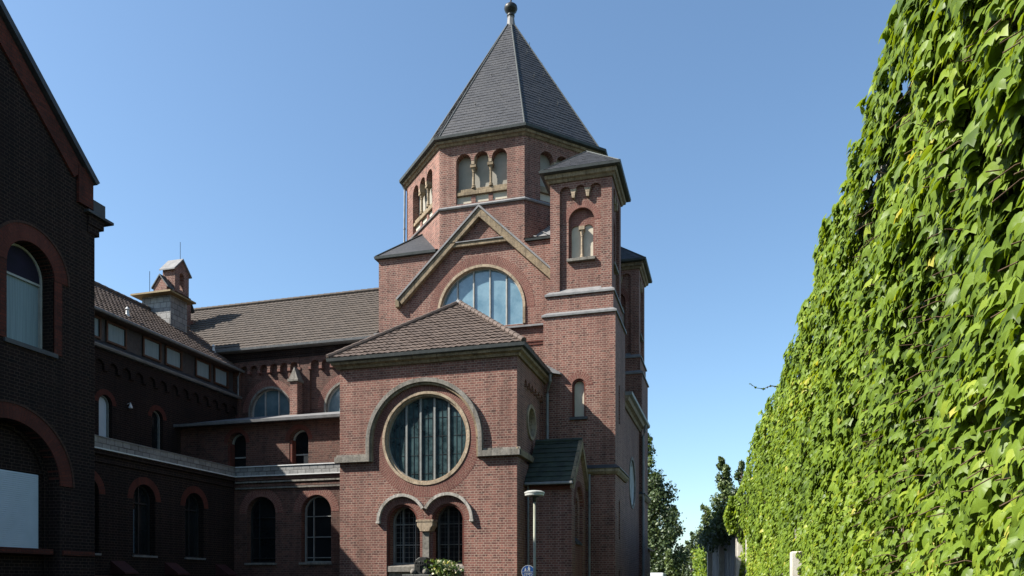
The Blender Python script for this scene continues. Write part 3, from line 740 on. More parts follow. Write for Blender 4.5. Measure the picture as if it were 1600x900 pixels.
for i in (7, 0, 1):
    j = (i+1) % 8
    for a, b in ((.3, .25), (.68, .3), (.4, .5), (.75, .55), (.5, .72), (.35, .85)):
        p = base[i].lerp(top[i], b).lerp(base[j].lerp(top[j], b), a); nn = (base[j]-base[i]).cross(top[i]-base[i]).normalized()
        if nn.z < 0: nn = -nn
        m.tube([p+nn*.01, p+nn*.09, p+nn*.09+Z*.12], .014, 5)
m.done('roof_hooks', SP)
downpipe(CH, [(-14.36, 32.55, 19.75), (-14.25, 32.6, 19.5), (-14.28, 32.6, 16.0)], .045)

# square stair turrets
def turret(Y0, X0=-6.66, X1=-4.0):
    dp = 2.7; Y1 = Y0+dp; cx, cyy = (X0+X1)/2, (Y0+Y1)/2
    fr = FY(Y0); sd = FX(X1)
    m = mb('brick')
    m.prism(fr, rect(X0, X1, 0, 11.45), -.45, 0, [arch(-5.33, 7.72, 8.87, .25, 12)])
    m.prism(sd, rect(Y0+.45, Y1, 0, 11.45), -.45, -.001, [arch((Y0+Y1)/2-.3, 7.6, 8.9, .16, 10), arch((Y0+Y1)/2-.3, 3.3, 4.6, .16, 10), arch((Y0+Y1)/2-.3, .6, 2.0, .16, 10)])
    m.box((X0, Y0+.45, 0), (X0+.4, Y1-.001, 11.45)); m.box((X0+.4, Y1-.4, 0), (X1-.45, Y1-.001, 11.45))
    m.box((X0+.10, Y0+.10, 11.45), (X1-.09, Y1-.1, 12.3))
    o = m.done('turret_wall', CH)
    a, b, c, d = X0, X1, Y0, Y1
    m = mb('brick')
    U0, U1, W0, W1 = X0+.22, X1-.15, Y0+.18, Y1-.15
    f2 = FY(W0); s2 = FX(U1); um = -5.31
    wm = (W0+W1)/2
    m.prism(f2, rect(U0, U1, 12.3, 16.45), -.12, 0, [multiarch(um-.77, um+.77, 12.42, 16.05, 3, .13, 8)])
    m.prism(f2, rect(U0+.1, U1-.12, 12.3, 16.45), -.45, -.121, [arch(um+.02, 13.62, 15.0, .48, 16)])
    m.prism(s2, rect(W0+.12, W1, 12.3, 16.45), -.12, 0, [multiarch(wm-.77, wm+.77, 12.42, 16.05, 3, .13, 8)])
    m.prism(s2, rect(W0+.45, W1, 12.3, 16.45), -.45, -.121, [arch(wm, 13.62, 15.0, .48, 16)])
    m.box((U0, W0+.45, 12.3), (U0+.3, W1-.01, 16.45)); m.box((U0+.3, W1-.31, 12.3), (U1-.46, W1-.01, 16.45))
    m.done('turret_belfry_wall', CH)
    for fr_, uu in ((f2, um+.02), (s2, wm)):
        m = mb('vous'); m.arc(fr_, uu, 15.0, .485, .72, 0, 180, -.14, -.115, 24)
        m.prism(fr_, arch(uu, 13.62, 15.0, .478, 16), -.34, -.28, [arch(uu-.22, 13.7, 14.72, .19, 10), arch(uu+.22, 13.7, 14.72, .19, 10)])
        m.done('voussoir_ring', CH)
        m = mb('plaster'); m.fbox(fr_, uu-.46, uu+.46, 13.64, 14.95, -.39, -.345); m.done('blind_panel', CH)
        column(CH, fr_, uu, 13.66, 14.82, -.24, .045, .17)
        m = mb('grey_stone'); m.solid([fr_.P(uu-.52, 13.5, -.34), fr_.P(uu+.52, 13.5, -.34), fr_.P(uu+.52, 13.5, .02), fr_.P(uu-.52, 13.5, .02), fr_.P(uu-.52, 13.68, -.34), fr_.P(uu+.52, 13.68, -.34), fr_.P(uu+.52, 13.6, .02), fr_.P(uu-.52, 13.6, .02)], [(0,3,2,1),(4,5,6,7),(0,1,5,4),(1,2,6,5),(2,3,7,6),(3,0,4,7)]); m.done('sill', CH)
        for q in (-.265, .265):
            m = mb('sand_pale')
            q0 = uu-(.02 if fr_ is f2 else 0)+q
            m.prism(fr_, [(q0-.045, 15.82), (q0+.045, 15.82), (q0+.07, 16.0), (q0+.12, 16.14), (q0-.12, 16.14), (q0-.07, 16.0)], -.119, .012)
            m.done('corbel', CH)
    # set-offs
    m = mb('lead')
    def ledge(x0, x1, y0, y1, h0, h1, out, back):
        A_ = [(x0-out, y0-out), (x1+out, y0-out), (x1+out, y1+out), (x0-out, y1+out)]; B_ = [(x0+back, y0+back), (x1-back, y0+back), (x1-back, y1-back), (x0+back, y1-back)]
        v = [Vector((*p, h0)) for p in A_] + [Vector((*p, h0+.07)) for p in A_] + [Vector((*p, h1)) for p in B_] + [Vector((*p, h0)) for p in B_]
        f = []
        for i in range(4):
            j = (i+1) % 4; f += [(i, j, 4+j, 4+i), (4+i, 4+j, 8+j, 8+i), (12+i, 12+j, j, i)]
        m.solid(v, f+[(8, 9, 10, 11), (15, 14, 13, 12)])
    ledge(a, b, c, d, 11.45, 11.68, .06, .16); ledge(a+.1, b-.09, c+.1, d-.1, 12.23, 12.56, .06, .24)
    m.done('set_off', CH)
    # cornice, gutter, pyramid roof
    pth = [(U0, W1, 0), (U0, W0, 0), (U1, W0, 0), (U1, W1, 0)]
    m = mb('sand'); m.sweep([(p[0], p[1], 16.42) for p in pth], [(-.05, 0), (.05, 0), (.1, .08), (.17, .12), (.19, .26), (-.05, .26)], True); m.done('cornice', CH)
    m = mb('patina'); m.sweep([(p[0], p[1], 16.68) for p in pth], [(-.1, 0), (.26, 0), (.34, .03), (.36, .12), (.26, .13), (-.1, .1)], True); m.done('gutter', CH)
    o_ = .3; z0 = 16.79; e = [Vector((U0-o_, W0-o_, z0)), Vector((U1+o_, W0-o_, z0)), Vector((U1+o_, W1+o_, z0)), Vector((U0-o_, W1+o_, z0))]
    apx = Vector(((U0+U1)/2, wm, 18.1)); m = mb('slate')
    for i in range(4):
        m.face([e[i], e[(i+1) % 4], apx]); m.tiles([e[i], e[(i+1) % 4], apx], 1, .16, .22, 0, .014, .004, nseg=1, off=.004)
    m.face(e[::-1]); ro_ = m.done('turret_roof', CH, recalc=False)
    m = mb('patina')
    for p in e: m.tube([p+Z*.02, apx+Z*.02], .025, 6)
    m.done('hip', ro_)
    # stair window
    m = mb('vous'); m.arc(fr, -5.33, 8.87, .255, .52, 0, 180, -.05, .005, 22); m.done('voussoir_ring', CH)
    m = mb('brick_red'); m.arc(fr, -5.33, 8.87, .19, .255, 0, 180, -.2, -.04, 16); m.fbox(fr, -5.585, -5.52, 7.72, 8.87, -.2, -.04); m.fbox(fr, -5.14, -5.075, 7.72, 8.87, -.2, -.04); m.done('window_roll', CH)
    m = mb('plaster'); m.prism(fr, arch(-5.33, 7.72, 8.87, .249, 12), -.25, -.18); m.done('blind_panel', CH)
    m = mb('slate'); m.fbox(fr, -5.66, -5.0, 7.62, 7.72, -.05, .09); m.done('sill', CH)
    m = mb('brick_shade')
    for z_ in (7.6, 3.3, .6): m.prism(sd, arch((Y0+Y1)/2-.3, z_, z_+1.32, .159, 10), -.3, -.2)
    m.done('slit_infill', CH)
    # string course low down
    m = mb('sand'); m.sweep([(-5.05, Y0, 5.6), (X1, Y0, 5.6), (X1, Y1, 5.6)], [(-.01, 0), (.06, 0), (.14, .1), (.14, .2), (-.01, .2)]); m.done('string_course', CH)
    m = mb('slate'); m.sweep([(-5.05, Y0, 5.8), (X1, Y0, 5.8), (X1, Y1, 5.8)], [(-.01, 0), (.18, 0), (.18, .03), (-.01, .16)]); m.done('ledge_cover', CH)
turret(27.86); turret(36.5)
# transept end wall between the turrets
T = FX(-4.12)
m = mb('brick'); m.prism(T, rect(30.55, 36.51, 0, 8.98), -.5, 0, [circ(33.77, 6.0, 1.0, 44)]); m.done('road_wall', CH)
m = mb('sand'); m.sweep([(-4.12, 30.56, 8.72), (-4.12, 36.5, 8.72)], [(-.01, 0), (.06, 0), (.12, .1), (.24, .16), (.28, .34), (-.01, .34)]); m.done('cornice', CH)
m = mb('zinc'); m.sweep([(-4.12, 30.56, 9.06), (-4.12, 37.6, 9.06)], [(-.01, 0), (.3, 0), (.38, .04), (.4, .14), (-.01, .14)]); m.done('gutter', CH)
m = mb('tile_old'); m.solid([Vector(p) for p in ((-3.95,30.56,9.2),(-3.95,36.5,9.2),(-5.28,36.5,10.3),(-5.28,30.56,10.3),(-5.28,30.56,9.1),(-5.28,36.5,9.1))], [(0,1,2,3),(0,3,4),(1,5,2),(0,4,5,1),(3,2,5,4)]); m.done('aisle_roof', CH)
window(CH, T, ('circ', 33.77, 6.0, .99), -.12, .07, (-.5, 0, .5), (), .06, fm='white', gm='glass_blue', name='round_window')
m = mb('grey_stone'); m.arc(T, 33.77, 6.0, .99, 1.12, 0, 360, -.05, .03, 48); m.done('window_surround', CH)
downpipe(CH, [(-3.8, 36.35, 9.0), (-3.85, 36.38, 8.7), (-3.93, 36.4, 8.5), (-3.93, 36.4, .1)], .06)
m = mb('brick'); m.box((-5.4, 39.2, 0), (-4.2, 42.5, 3.4)); m.done('sacristy_wall', CH)
m = mb('slate'); m.solid([Vector(p) for p in ((-3.95,39.2,3.4),(-3.95,42.7,3.4),(-5.5,42.7,4.2),(-5.5,39.2,4.2),(-5.5,39.2,3.4),(-5.5,42.7,3.4))], [(0,1,2,3),(0,3,4),(1,5,2),(0,4,5,1),(3,2,5,4)]); m.done('sacristy_roof', CH)

# nave wall with lunettes, frieze and buttress
m = mb('brick_mid')
l1, l2, l3 = -19.53, -15.8, -23.3
lz, lr = 9.25, 1.02
m.prism(G, rect(-28.5, -14.302, 7.0, 11.62), -.5, -.001, [arch(u, 8.98, lz, lr, 20) for u in (l1, l2, l3)])
def frieze(m, fr, u0, u1, zt, zs, step, gap, w0, w1, zb=None):
    n = max(1, int(round((u1-u0)/step))); st = (u1-u0)/n; r = (st-gap)/2
    pts = [(u0, zt), (u0, zs-.12)]
    for i in range(n):
        a = u0+i*st; c = a+st/2
        pts += [(a+gap/2+.0001*0, zs-.12)] + [(c-r*math.cos(math.pi*k/8), zs+r*math.sin(math.pi*k/8)) for k in range(9)] + [(c+r, zs-.12)]
    pts += [(u1, zs-.12), (u1, zt)]
    m.prism(fr, pts, w0, w1)
    return [u0+i*st for i in range(n+1)]
cb = []
for a, b in ((-21.0, -18.0), (-17.5, -14.32), (-24.6, -21.5)):
    cb += frieze(m, G, a, b, 11.6, 11.08, .54, .13, 0, .15)
m.fbox(G, -18.0, -17.5, 9.0, 11.6, 0, .13); m.fbox(G, -21.5, -21.0, 7.0, 11.6, 0, .13)
m.done('nave_wall', CH)
each('vous', 'corbel', CH, [lambda m, u=u: m.fbox(G, u-.07, u+.07, 10.9, 11.02, 0, .165) for u in sorted(cb)[8:]])
for u in (l1, l2, l3):
    m = mb('vous'); m.arc(G, u, lz, lr+.06, lr+.36, 0, 180, -.03, .006, 36); m.done('voussoir_ring', CH)
    m = mb('grey_stone'); m.arc(G, u, lz, lr-.04, lr+.06, 0, 180, -.25, .012, 36); m.fbox(G, u-lr-.06, u-lr+.04, 8.98, lz, -.25, .012); m.fbox(G, u+lr-.04, u+lr+.06, 8.98, lz, -.25, .012); m.done('window_surround', CH)
    window(CH, G, ('arch', u, 8.98, lz, lr-.03), -.22, .04, (-.34, .34), (), .05, fm='frame_pale', gm='glass_mid', name='lunette_window')
m = mb('brick'); m.box((-18.2, 29.45, 8.6), (-17.85, 30.0, 10.3)); m.done('buttress', CH)
m = mb('grey_stone')
m.box((-18.28, 29.38, 10.3), (-17.77, 30.0, 10.42))
m.solid([Vector(p) for p in ((-18.24,29.42,10.42),(-17.81,29.42,10.42),(-17.81,29.99,10.42),(-18.24,29.99,10.42),(-18.025,29.5,10.95),(-18.025,29.99,10.95))], [(0,1,4),(1,2,5,4),(2,3,5),(3,0,4,5),(0,3,2,1)])
m.done('buttress_cap', CH, bevel=.012)
m = mb('brick_shade'); m.fbox(G, -28.4, -14.31, 11.6, 11.82, 0, .2); m.fbox(G, -28.4, -14.31, 11.45, 11.6, .13, .16); m.done('eaves_board', CH)
m = mb('zinc'); m.sweep([(-22.4, 29.8, 11.84), (-14.31, 29.8, 11.84)], [(-.1, 0), (.22, 0), (.3, .03), (.32, .12), (-.1, .1)]); m.done('gutter', CH)
a, b, c, d = Vector((-28.5, 29.55, 11.93)), Vector((-14.31, 29.55, 11.93)), Vector((-14.31, 34.5, 15.85)), Vector((-28.5, 34.5, 15.85)); e, f_ = Vector((-14.31, 39.4, 11.93)), Vector((-28.5, 39.4, 11.93))
m = mb('tile_old'); m.solid([a, b, c, d, e, f_], [(0, 1, 2, 3), (3, 2, 4, 5), (0, 3, 5), (1, 4, 2), (0, 5, 4, 1)])
m.tiles([a, b, c, d], 1, .31, .22, .024, .032, .005); o = m.done('nave_roof', CH, recalc=False)
m = mb('tile_old'); m.ridge(d+Z*.05, c+Z*.05, .11); m.done('ridge_tiles', o)
m = mb('brick'); m.box((-28.5, 38.9, 0), (-14.31, 39.3, 11.9)); m.box((-28.5, 30.5, 0), (-28.1, 38.9, 11.9)); m.done('nave_rear_wall', CH)
# side aisle with lean-to
Ai = FY(26.3)
m = mb('brick_mid'); m.prism(Ai, rect(-21.19, -12.951, 0, 7.88), -.4, 0, [arch(-15.87, 6.0, 7.15, .41, 14), arch(-18.6, 6.0, 7.15, .41, 14)]); m.done('aisle_wall', CH)
for u in (-15.87, -18.6):
    m = mb('brick_red'); m.arc(Ai, u, 7.15, .41, .58, 0, 180, -.1, .008, 20); m.fbox(Ai, u-.40, u-.3, 6.0, 7.15, -.3, -.02); m.done('voussoir_ring', CH)
    window(CH, Ai, ('arch', u, 6.0, 7.15, .405), -.36, .05, (), (6.62,), .05, fm='frame_pale', gm='glass_black', name='arched_window')
m = mb('plaster_dull'); m.fbox(Ai, -15.85, -15.52, 6.05, 6.58, -.355, -.33); m.done('lower_pane', CH)
m = mb('lead'); m.solid([Vector(p) for p in ((-21.3,26.0,7.94),(-12.96,26.0,7.94),(-12.96,29.99,9.02),(-21.3,29.99,9.02),(-21.3,26.0,7.84),(-12.96,26.0,7.84),(-12.96,29.99,8.6),(-21.3,29.99,8.6))], [(0,1,2,3),(4,7,6,5),(0,4,5,1),(1,5,6,2),(2,6,7,3),(3,7,4,0)])
m.sweep([(-21.3, 26.0, 7.84), (-12.96, 26.0, 7.84)], [(0, 0), (.1, 0), (.12, .1), (0, .1)]); m.done('aisle_roof', CH)
# cloister range on the ground floor
Cl = FY(25.0)
m = mb('brick_mid'); m.prism(Cl, rect(-17.79, -12.951, 0, 5.45), -.4, 0, [arch(-14.38, 2.42, 4.25, .6, 18), arch(-16.65, 2.42, 4.25, .6, 18)]); m.done('cloister_wall', CH)
for u in (-14.38, -16.65):
    m = mb('vous'); m.arc(Cl, u, 4.25, .61, .92, 0, 180, -.1, .006, 30); m.done('voussoir_ring', CH)
    window(CH, Cl, ('arch', u, 2.42, 4.25, .595), -.33, .05, (-.25, .5), (4.1, 3.35, 2.6), .03, fm='frame_grey' if u > -15 else 'iron', gm='glass_black', name='arched_window')
    m = mb('grey_stone'); m.fbox(Cl, u-.66, u+.66, 2.34, 2.42, -.1, .08); m.done('window_sill', CH)
m = mb('brick_mid'); m.fbox(Cl, -17.7, -12.96, 5.45, 5.58, -.39, .1); m.fbox(Cl, -17.7, -12.96, 5.22, 5.3, .001, .06); m.done('brick_band', CH)
m = mb('grey_stone'); m.fbox(Cl, -17.7, -12.96, 5.14, 5.2, .001, .07); m.fbox(Cl, -17.7, -12.96, 5.36, 5.42, .001, .1); m.done('string_course', CH)
m = mb('slate_pale'); m.fbox(Cl, -17.68, -12.96, 5.62, 5.93, -.3, .14); m.done('parapet', CH)
m = mb('white'); m.fbox(Cl, -17.66, -12.96, 5.93, 5.965, -.32, .17); m.fbox(Cl, -17.66, -12.96, 5.582, 5.618, -.2, .17); m.done('parapet_trim', CH)
m = mb('lead'); m.box((-21.1, 25.3, 5.5), (-12.96, 26.29, 5.62)); m.done('flat_roof', CH)
m = mb('zinc'); m.tube([(-12.99, 24.94, 5.5), (-12.99, 24.94, .1)], .025, 6); m.done('drainpipe', CH)

# little brick bellcote rising behind the nave eaves
BC = mb('brick')
bx, by = -25.75, 31.4
BC.box((bx-.75, by, 12.9), (bx, by+1.3, 15.75)); 
bs = FX(bx)
BC.prism(bs, [(by+.15, 15.7), (by+1.15, 15.7), (by+1.15, 16.9), (by+.65, 17.4), (by+.15, 16.9)], -.7, 0, [arch(by+.65, 15.9, 16.6, .16, 8)])
BC.prism(FY(by), [(bx-.85, 15.0), (bx-.1, 15.0), (bx-.1, 15.9), (bx-.47, 16.35), (bx-.85, 15.9)], 0, .3)
BC.box((bx-.1, by+1.3, 13.0), (bx+.12, by+1.55, 14.7))
o = BC.done('bellcote', CH)
m = mb('lead')
for y0_, y1_ in ((by+.02, by+.65), (by+1.28, by+.65)):
    m.solid([Vector(p) for p in ((bx-.8,y0_,16.8),(bx+.08,y0_,16.8),(bx+.08,y1_,17.47),(bx-.8,y1_,17.47),(bx-.8,y0_,16.74),(bx+.08,y0_,16.74),(bx+.08,y1_,17.4),(bx-.8,y1_,17.4))], [(0,1,2,3),(4,7,6,5),(0,4,5,1),(1,5,6,2),(2,6,7,3),(3,7,4,0)])
m.done('bellcote_roof', o)
m = mb('patina')
for x0_, x1_ in ((bx-.93, bx-.47), (bx-.0, bx-.47)):
    m.solid([Vector(p) for p in ((x0_,by-.36,15.82),(x1_,by-.36,16.42),(x1_,by+.1,16.42),(x0_,by+.1,15.82),(x0_,by-.36,15.75),(x1_,by-.36,16.35),(x1_,by+.1,16.35),(x0_,by+.1,15.75))], [(0,1,2,3),(4,7,6,5),(0,4,5,1),(1,5,6,2),(2,6,7,3),(3,7,4,0)])
m.done('bellcote_flashing', o); m = mb('patina'); m.solid([Vector(p) for p in ((bx-.7,by+1.2,15.7),(bx+.06,by+1.2,15.7),(bx+.06,by+1.5,15.2),(bx-.7,by+1.5,15.2),(bx-.7,by+1.2,15.6),(bx+.06,by+1.2,15.6),(bx+.06,by+1.5,15.1),(bx-.7,by+1.5,15.1))], [(0,1,2,3),(4,7,6,5),(0,4,5,1),(1,5,6,2),(2,6,7,3),(3,7,4,0)])
m.done('bellcote_flashing', o)
m = mb('iron'); m.tube([(bx-.1, by+.65, 17.4), (bx-.1, by+.65, 18.3)], .012, 5); m.done('lightning_rod', o)
m = mb('iron'); m.tube([(bx+.05, by+1.5, 14.9), (bx+2.3, by+2.6, 13.4)], .012, 5); m.done('stay_wire', o)

# ------------------------------------------------------------------ convent wing on the left
WG = empty('convent_wing', (-21.2, 21, 0), 'long dark brick wing in shade with tiled roof, attic window band and ground floor range', 'building')
Wu = FX(-21.2); Wg = FX(-17.8)
m = mb('brick_shade')
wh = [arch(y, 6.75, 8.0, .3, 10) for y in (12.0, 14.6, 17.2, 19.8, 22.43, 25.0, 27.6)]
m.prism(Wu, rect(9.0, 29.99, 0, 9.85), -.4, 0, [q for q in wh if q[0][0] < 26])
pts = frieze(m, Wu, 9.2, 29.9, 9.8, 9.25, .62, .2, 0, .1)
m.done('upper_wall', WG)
for y in (12.0, 14.6, 17.2, 19.8, 22.43, 25.0):
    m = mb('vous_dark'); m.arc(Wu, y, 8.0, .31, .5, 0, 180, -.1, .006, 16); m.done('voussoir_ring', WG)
    window(WG, Wu, ('arch', y, 6.75, 8.0, .295), -.22, .04, (), (), .03, fm='frame_grey', gm='blind' if y in (22.43,) else 'glass_black', name='arched_window')
m = mb('zinc'); m.sweep([(-21.2, 9.0, 9.84), (-21.2, 29.98, 9.84)], [(-.3, 0), (.24, 0), (.28, .06), (.28, .1), (-.3, .1)]); m.done('gutter', WG)
m = mb('slate'); m.box((-21.7, 9.0, 9.95), (-21.32, 29.98, 11.02))
m.solid([Vector(p) for p in ((-20.95,9,9.95),(-20.95,29.98,9.95),(-21.32,29.98,10.2),(-21.32,9,10.2),(-21.32,9,9.95),(-21.32,29.98,9.95))], [(0,1,2,3),(0,3,4),(1,5,2),(0,4,5,1),(3,2,5,4)])
m.done('attic_wall', WG)
at = FX(-21.319)
for p in range(-3, 3):
    y0_ = 24.32 + (p)*2.98
    for q in (0, 1.2):
        a = y0_+q; 
        wf = window(WG, at, ('rect', a, a+.96, 10.22, 10.98), .0, .07, (), (), .03, fm='frame_brown', gm='curtain', fd=.07, name='attic_window')
a, b, c, d = Vector((-20.88, 9, 11.06)), Vector((-20.88, 30.4, 11.06)), Vector((-24.1, 30.4, 13.4)), Vector((-24.1, 9, 13.4)); e, f_ = Vector((-27.3, 30.4, 11.06)), Vector((-27.3, 9, 11.06))
m = mb('tile'); m.solid([a, b, c, d, e, f_], [(0, 1, 2, 3), (3, 2, 4, 5), (0, 3, 5), (1, 4, 2), (0, 5, 4, 1)])
m.tiles([Vector((-20.88, 14, 11.06)), b, c, Vector((-24.1, 14, 13.4))], 1, .3, .22, .03, .045, .006); o = m.done('roof', WG, recalc=False)
m = mb('tile'); m.ridge(Vector((-24.1, 14, 13.45)), c+Z*.05, .11); m.done('ridge_tiles', o)
m = mb('zinc'); m.tube([(-20.85, 9, 11.06), (-20.85, 30.1, 11.06)], .06, 8); m.done('gutter', WG)
m = mb('white')
for y_, x_ in ((23.9, -21.6), (29.3, -21.9)):
    zz = 11.06 + (-20.88-x_)*.727
    m.lathe((x_, y_, zz), [(.09, .0), (.06, .12), (.05, .25), (.09, .27), (.02, .36)], 10)
m.done('roof_vent', WG)
m = mb('zinc'); m.tube([(-20.95, 29.85, 11.0), (-21.05, 29.86, 10.8), (-21.05, 29.86, 9.95)], .04, 6); m.done('drainpipe', WG)
m = mb('brick_shade'); m.box((-27.0, 9, 0), (-26.6, 30, 11.05)); m.box((-26.6, 29.6, 0), (-21.7, 29.98, 11.0)); m.done('rear_wall', WG)
# slate clad chimney with board lid
m = mb('slate_pale'); m.box((-24.45, 27.9, 12.0), (-23.0, 28.95, 13.98)); o = m.done('chimney', WG)
m = mb('board'); m.box((-24.75, 27.55, 13.98), (-22.72, 29.2, 14.05)); m.box((-24.4, 27.9, 14.05), (-23.1, 29.0, 14.12)); m.done('chimney_lid', o)
m = mb('iron'); m.tube([(-24.1, 27.95, 12.5), (-24.1, 27.95, 15.1)], .012, 5); m.done('lightning_rod', o)
# ground floor range
m = mb('brick_shade')
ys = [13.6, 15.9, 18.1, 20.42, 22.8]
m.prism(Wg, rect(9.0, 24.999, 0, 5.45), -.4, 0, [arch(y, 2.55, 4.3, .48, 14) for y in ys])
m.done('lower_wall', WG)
for y in ys:
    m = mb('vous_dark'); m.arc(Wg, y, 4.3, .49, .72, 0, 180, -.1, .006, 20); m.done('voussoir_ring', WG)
    wf = window(WG, Wg, ('arch', y, 2.55, 4.3, .475), -.3, .05, (0,), (4.2,), .04, fm='iron', gm='glass_black', name='arched_window')
    m = mb('curtain_dim'); m.fbox(Wg, y-.42, y-.14, 2.62, 4.0, -.294, -.27); m.done('curtain', wf)
    m = mb('zinc'); m.fbox(Wg, y-.52, y+.52, 2.49, 2.55, -.1, .06); m.done('window_sill', wf)
m = mb('brick_shade'); m.fbox(Wg, 9, 24.9, 5.45, 5.58, -.39, .1); m.fbox(Wg, 9, 24.9, 5.22, 5.3, .001, .06); m.done('brick_band', WG)
m = mb('slate_pale'); m.fbox(Wg, 9, 25.13, 5.62, 5.93, -.3, .14); m.done('parapet', WG)
m = mb('white'); m.fbox(Wg, 9, 25.16, 5.582, 5.618, -.2, .17); m.done('parapet_trim', WG)
m = mb('zinc'); m.fbox(Wg, 9, 25.16, 5.93, 5.96, -.32, .17); m.done('parapet_cap', WG)
m = mb('lead'); m.box((-21.19, 9, 5.5), (-18.1, 25.3, 5.6)); m.done('flat_roof', WG)
for y in (14.8, 17.0, 19.3, 21.6, 24.2):
    m = mb('brick_shade'); m.box((-17.8, y-.25, 0), (-17.35, y+.25, 1.95)); b_ = m.done('buttress', WG)
    m = mb('tile_red'); m.solid([Vector(p) for p in ((-17.8,y-.28,1.95),(-17.28,y-.28,1.95),(-17.28,y-.28,2.0),(-17.8,y-.28,2.35),(-17.8,y+.28,1.95),(-17.28,y+.28,1.95),(-17.28,y+.28,2.0),(-17.8,y+.28,2.35))], [(0,1,2,3),(4,7,6,5),(0,4,5,1),(1,5,6,2),(2,6,7,3),(3,7,4,0)]); m.done('buttress_cap', b_)
m = mb('brick_red'); m.fbox(Wg, 9, 24.9, 1.7, 1.9, 0, .05); m.done('plinth_band', WG)
m = mb('white'); m.lathe((-21.05, 23.45, 7.95), [(.02, .26), (.04, .22), (.07, .14), (.08, .1), (.03, .08)][::-1], 12)
m.tube([(-21.2, 23.45, 8.2), (-21.05, 23.45, 8.24), (-21.05, 23.45, 8.18)], .015, 5); m.done('wall_lamp', WG)

# ------------------------------------------------------------------ gabled house, far left
GH = empty('gabled_house', (-15.4, 10.4, 0), 'tall gabled house of brick darkened for shade with red brick arches at the left edge', 'building')
H = FX(-15.4)
m = mb('brick_shade')
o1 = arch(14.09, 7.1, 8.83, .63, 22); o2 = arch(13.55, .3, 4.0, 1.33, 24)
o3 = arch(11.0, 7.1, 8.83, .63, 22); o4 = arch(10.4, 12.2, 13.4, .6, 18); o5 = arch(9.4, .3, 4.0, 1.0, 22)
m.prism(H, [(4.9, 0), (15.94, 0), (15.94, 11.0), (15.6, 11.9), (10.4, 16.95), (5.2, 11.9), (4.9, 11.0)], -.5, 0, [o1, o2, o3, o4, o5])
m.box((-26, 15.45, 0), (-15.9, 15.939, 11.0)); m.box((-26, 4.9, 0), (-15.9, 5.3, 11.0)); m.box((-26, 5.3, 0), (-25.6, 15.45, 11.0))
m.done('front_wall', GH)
RG = ((14.09, 8.83, .63, .37), (11.0, 8.83, .63, .37), (10.4, 13.4, .6, .3), (13.55, 4.0, 1.33, .35), (9.4, 4.0, 1.0, .3))
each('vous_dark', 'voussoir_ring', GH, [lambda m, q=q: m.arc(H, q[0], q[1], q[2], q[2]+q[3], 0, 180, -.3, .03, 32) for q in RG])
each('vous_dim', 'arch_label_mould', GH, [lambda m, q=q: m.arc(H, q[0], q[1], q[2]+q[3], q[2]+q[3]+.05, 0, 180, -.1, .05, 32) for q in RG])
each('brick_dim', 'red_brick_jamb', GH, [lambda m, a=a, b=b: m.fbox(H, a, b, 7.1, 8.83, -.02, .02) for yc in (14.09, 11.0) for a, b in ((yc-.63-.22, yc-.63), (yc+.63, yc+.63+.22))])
each('brick_dim', 'red_brick_rake', GH, [lambda m: strip(m, H, (10.4, 16.85), (15.55, 11.85), .42, .001, .06), lambda m: strip(m, H, (10.4, 16.851), (5.25, 11.85), .42, .001, .061)])
m = mb('brick_dim'); m.fbox(H, 15.38, 15.82, 11.0, 11.9, .001, .08); m.done('red_brick_pilaster', GH)
for yc in (14.09, 11.0):
    wf = window(GH, H, ('arch', yc, 7.1, 8.83, .625), -.42, .05, (), (8.72,), .05, fm='frame_pale', gm='curtain', name='arched_window')
    m = mb('purple'); m.prism(H, arch(yc, 8.75, 8.83, .57, 18), -.41, -.37); m.done('awning_cloth', wf)
    m = mb('slate'); m.fbox(H, yc-.7, yc+.7, 7.0, 7.1, -.4, .06); m.done('window_sill', wf)
window(GH, H, ('arch', 10.4, 12.2, 13.4, .59), -.3, .05, (0,), (13.3,), .05, gm='glass_black', name='arched_window')
wf = window(GH, H, ('arch', 13.55, .3, 4.0, 1.325), -.44, .08, (), (4.32,), .1, fm='brick_shade', gm='brick_shade', name='arched_gateway')
m = mb('blind')
for i in range(37): z_ = 2.5+i*.047; m.solid([H.P(12.4, z_, -.42), H.P(14.62, z_, -.42), H.P(14.62, z_+.045, -.42), H.P(12.4, z_+.045, -.42), H.P(12.4, z_, -.35), H.P(14.62, z_, -.35), H.P(14.62, z_+.045, -.365), H.P(12.4, z_+.045, -.365)], [(0,3,2,1),(4,5,6,7),(0,1,5,4),(1,2,6,5),(2,3,7,6),(3,0,4,7)])
m.done('roller_shutter', wf)
m = mb('brick_dim'); m.fbox(H, 12.3, 14.8, 2.36, 2.49, -.43, -.1); m.done('shutter_sill', wf)
m = mb('brick_dim'); m.fbox(H, 14.95, 15.9, 2.35, 2.47, .001, .05); m.done('brick_band', GH)
m = mb('slate')
for p, q in (((10.4, 17.1), (15.95, 11.72)), ((10.4, 17.101), (4.85, 11.72))): strip(m, H, p, q, .13, -.3, .16)
m.done('verge_coping', GH)
m = mb('slate')
a, b = Vector((-15.6, 10.4, 16.95)), Vector((-26, 10.4, 16.95))
for y_ in (15.9, 4.9):
    m.solid([a, b, Vector((-26, y_, 11.6)), Vector((-15.6, y_, 11.6)), a-Z*.15, b-Z*.15, Vector((-26, y_, 11.45)), Vector((-15.6, y_, 11.45))], [(0,1,2,3),(4,7,6,5),(0,4,5,1),(1,5,6,2),(2,6,7,3),(3,7,4,0)])
m.done('roof', GH)
m = mb('brick_shade'); m.box((-18, 15.7, 10.42), (-15.37, 16.06, 10.62)); m.box((-18, 15.7, 10.62), (-15.34, 16.18, 10.86)); m.done('kneeler', GH)
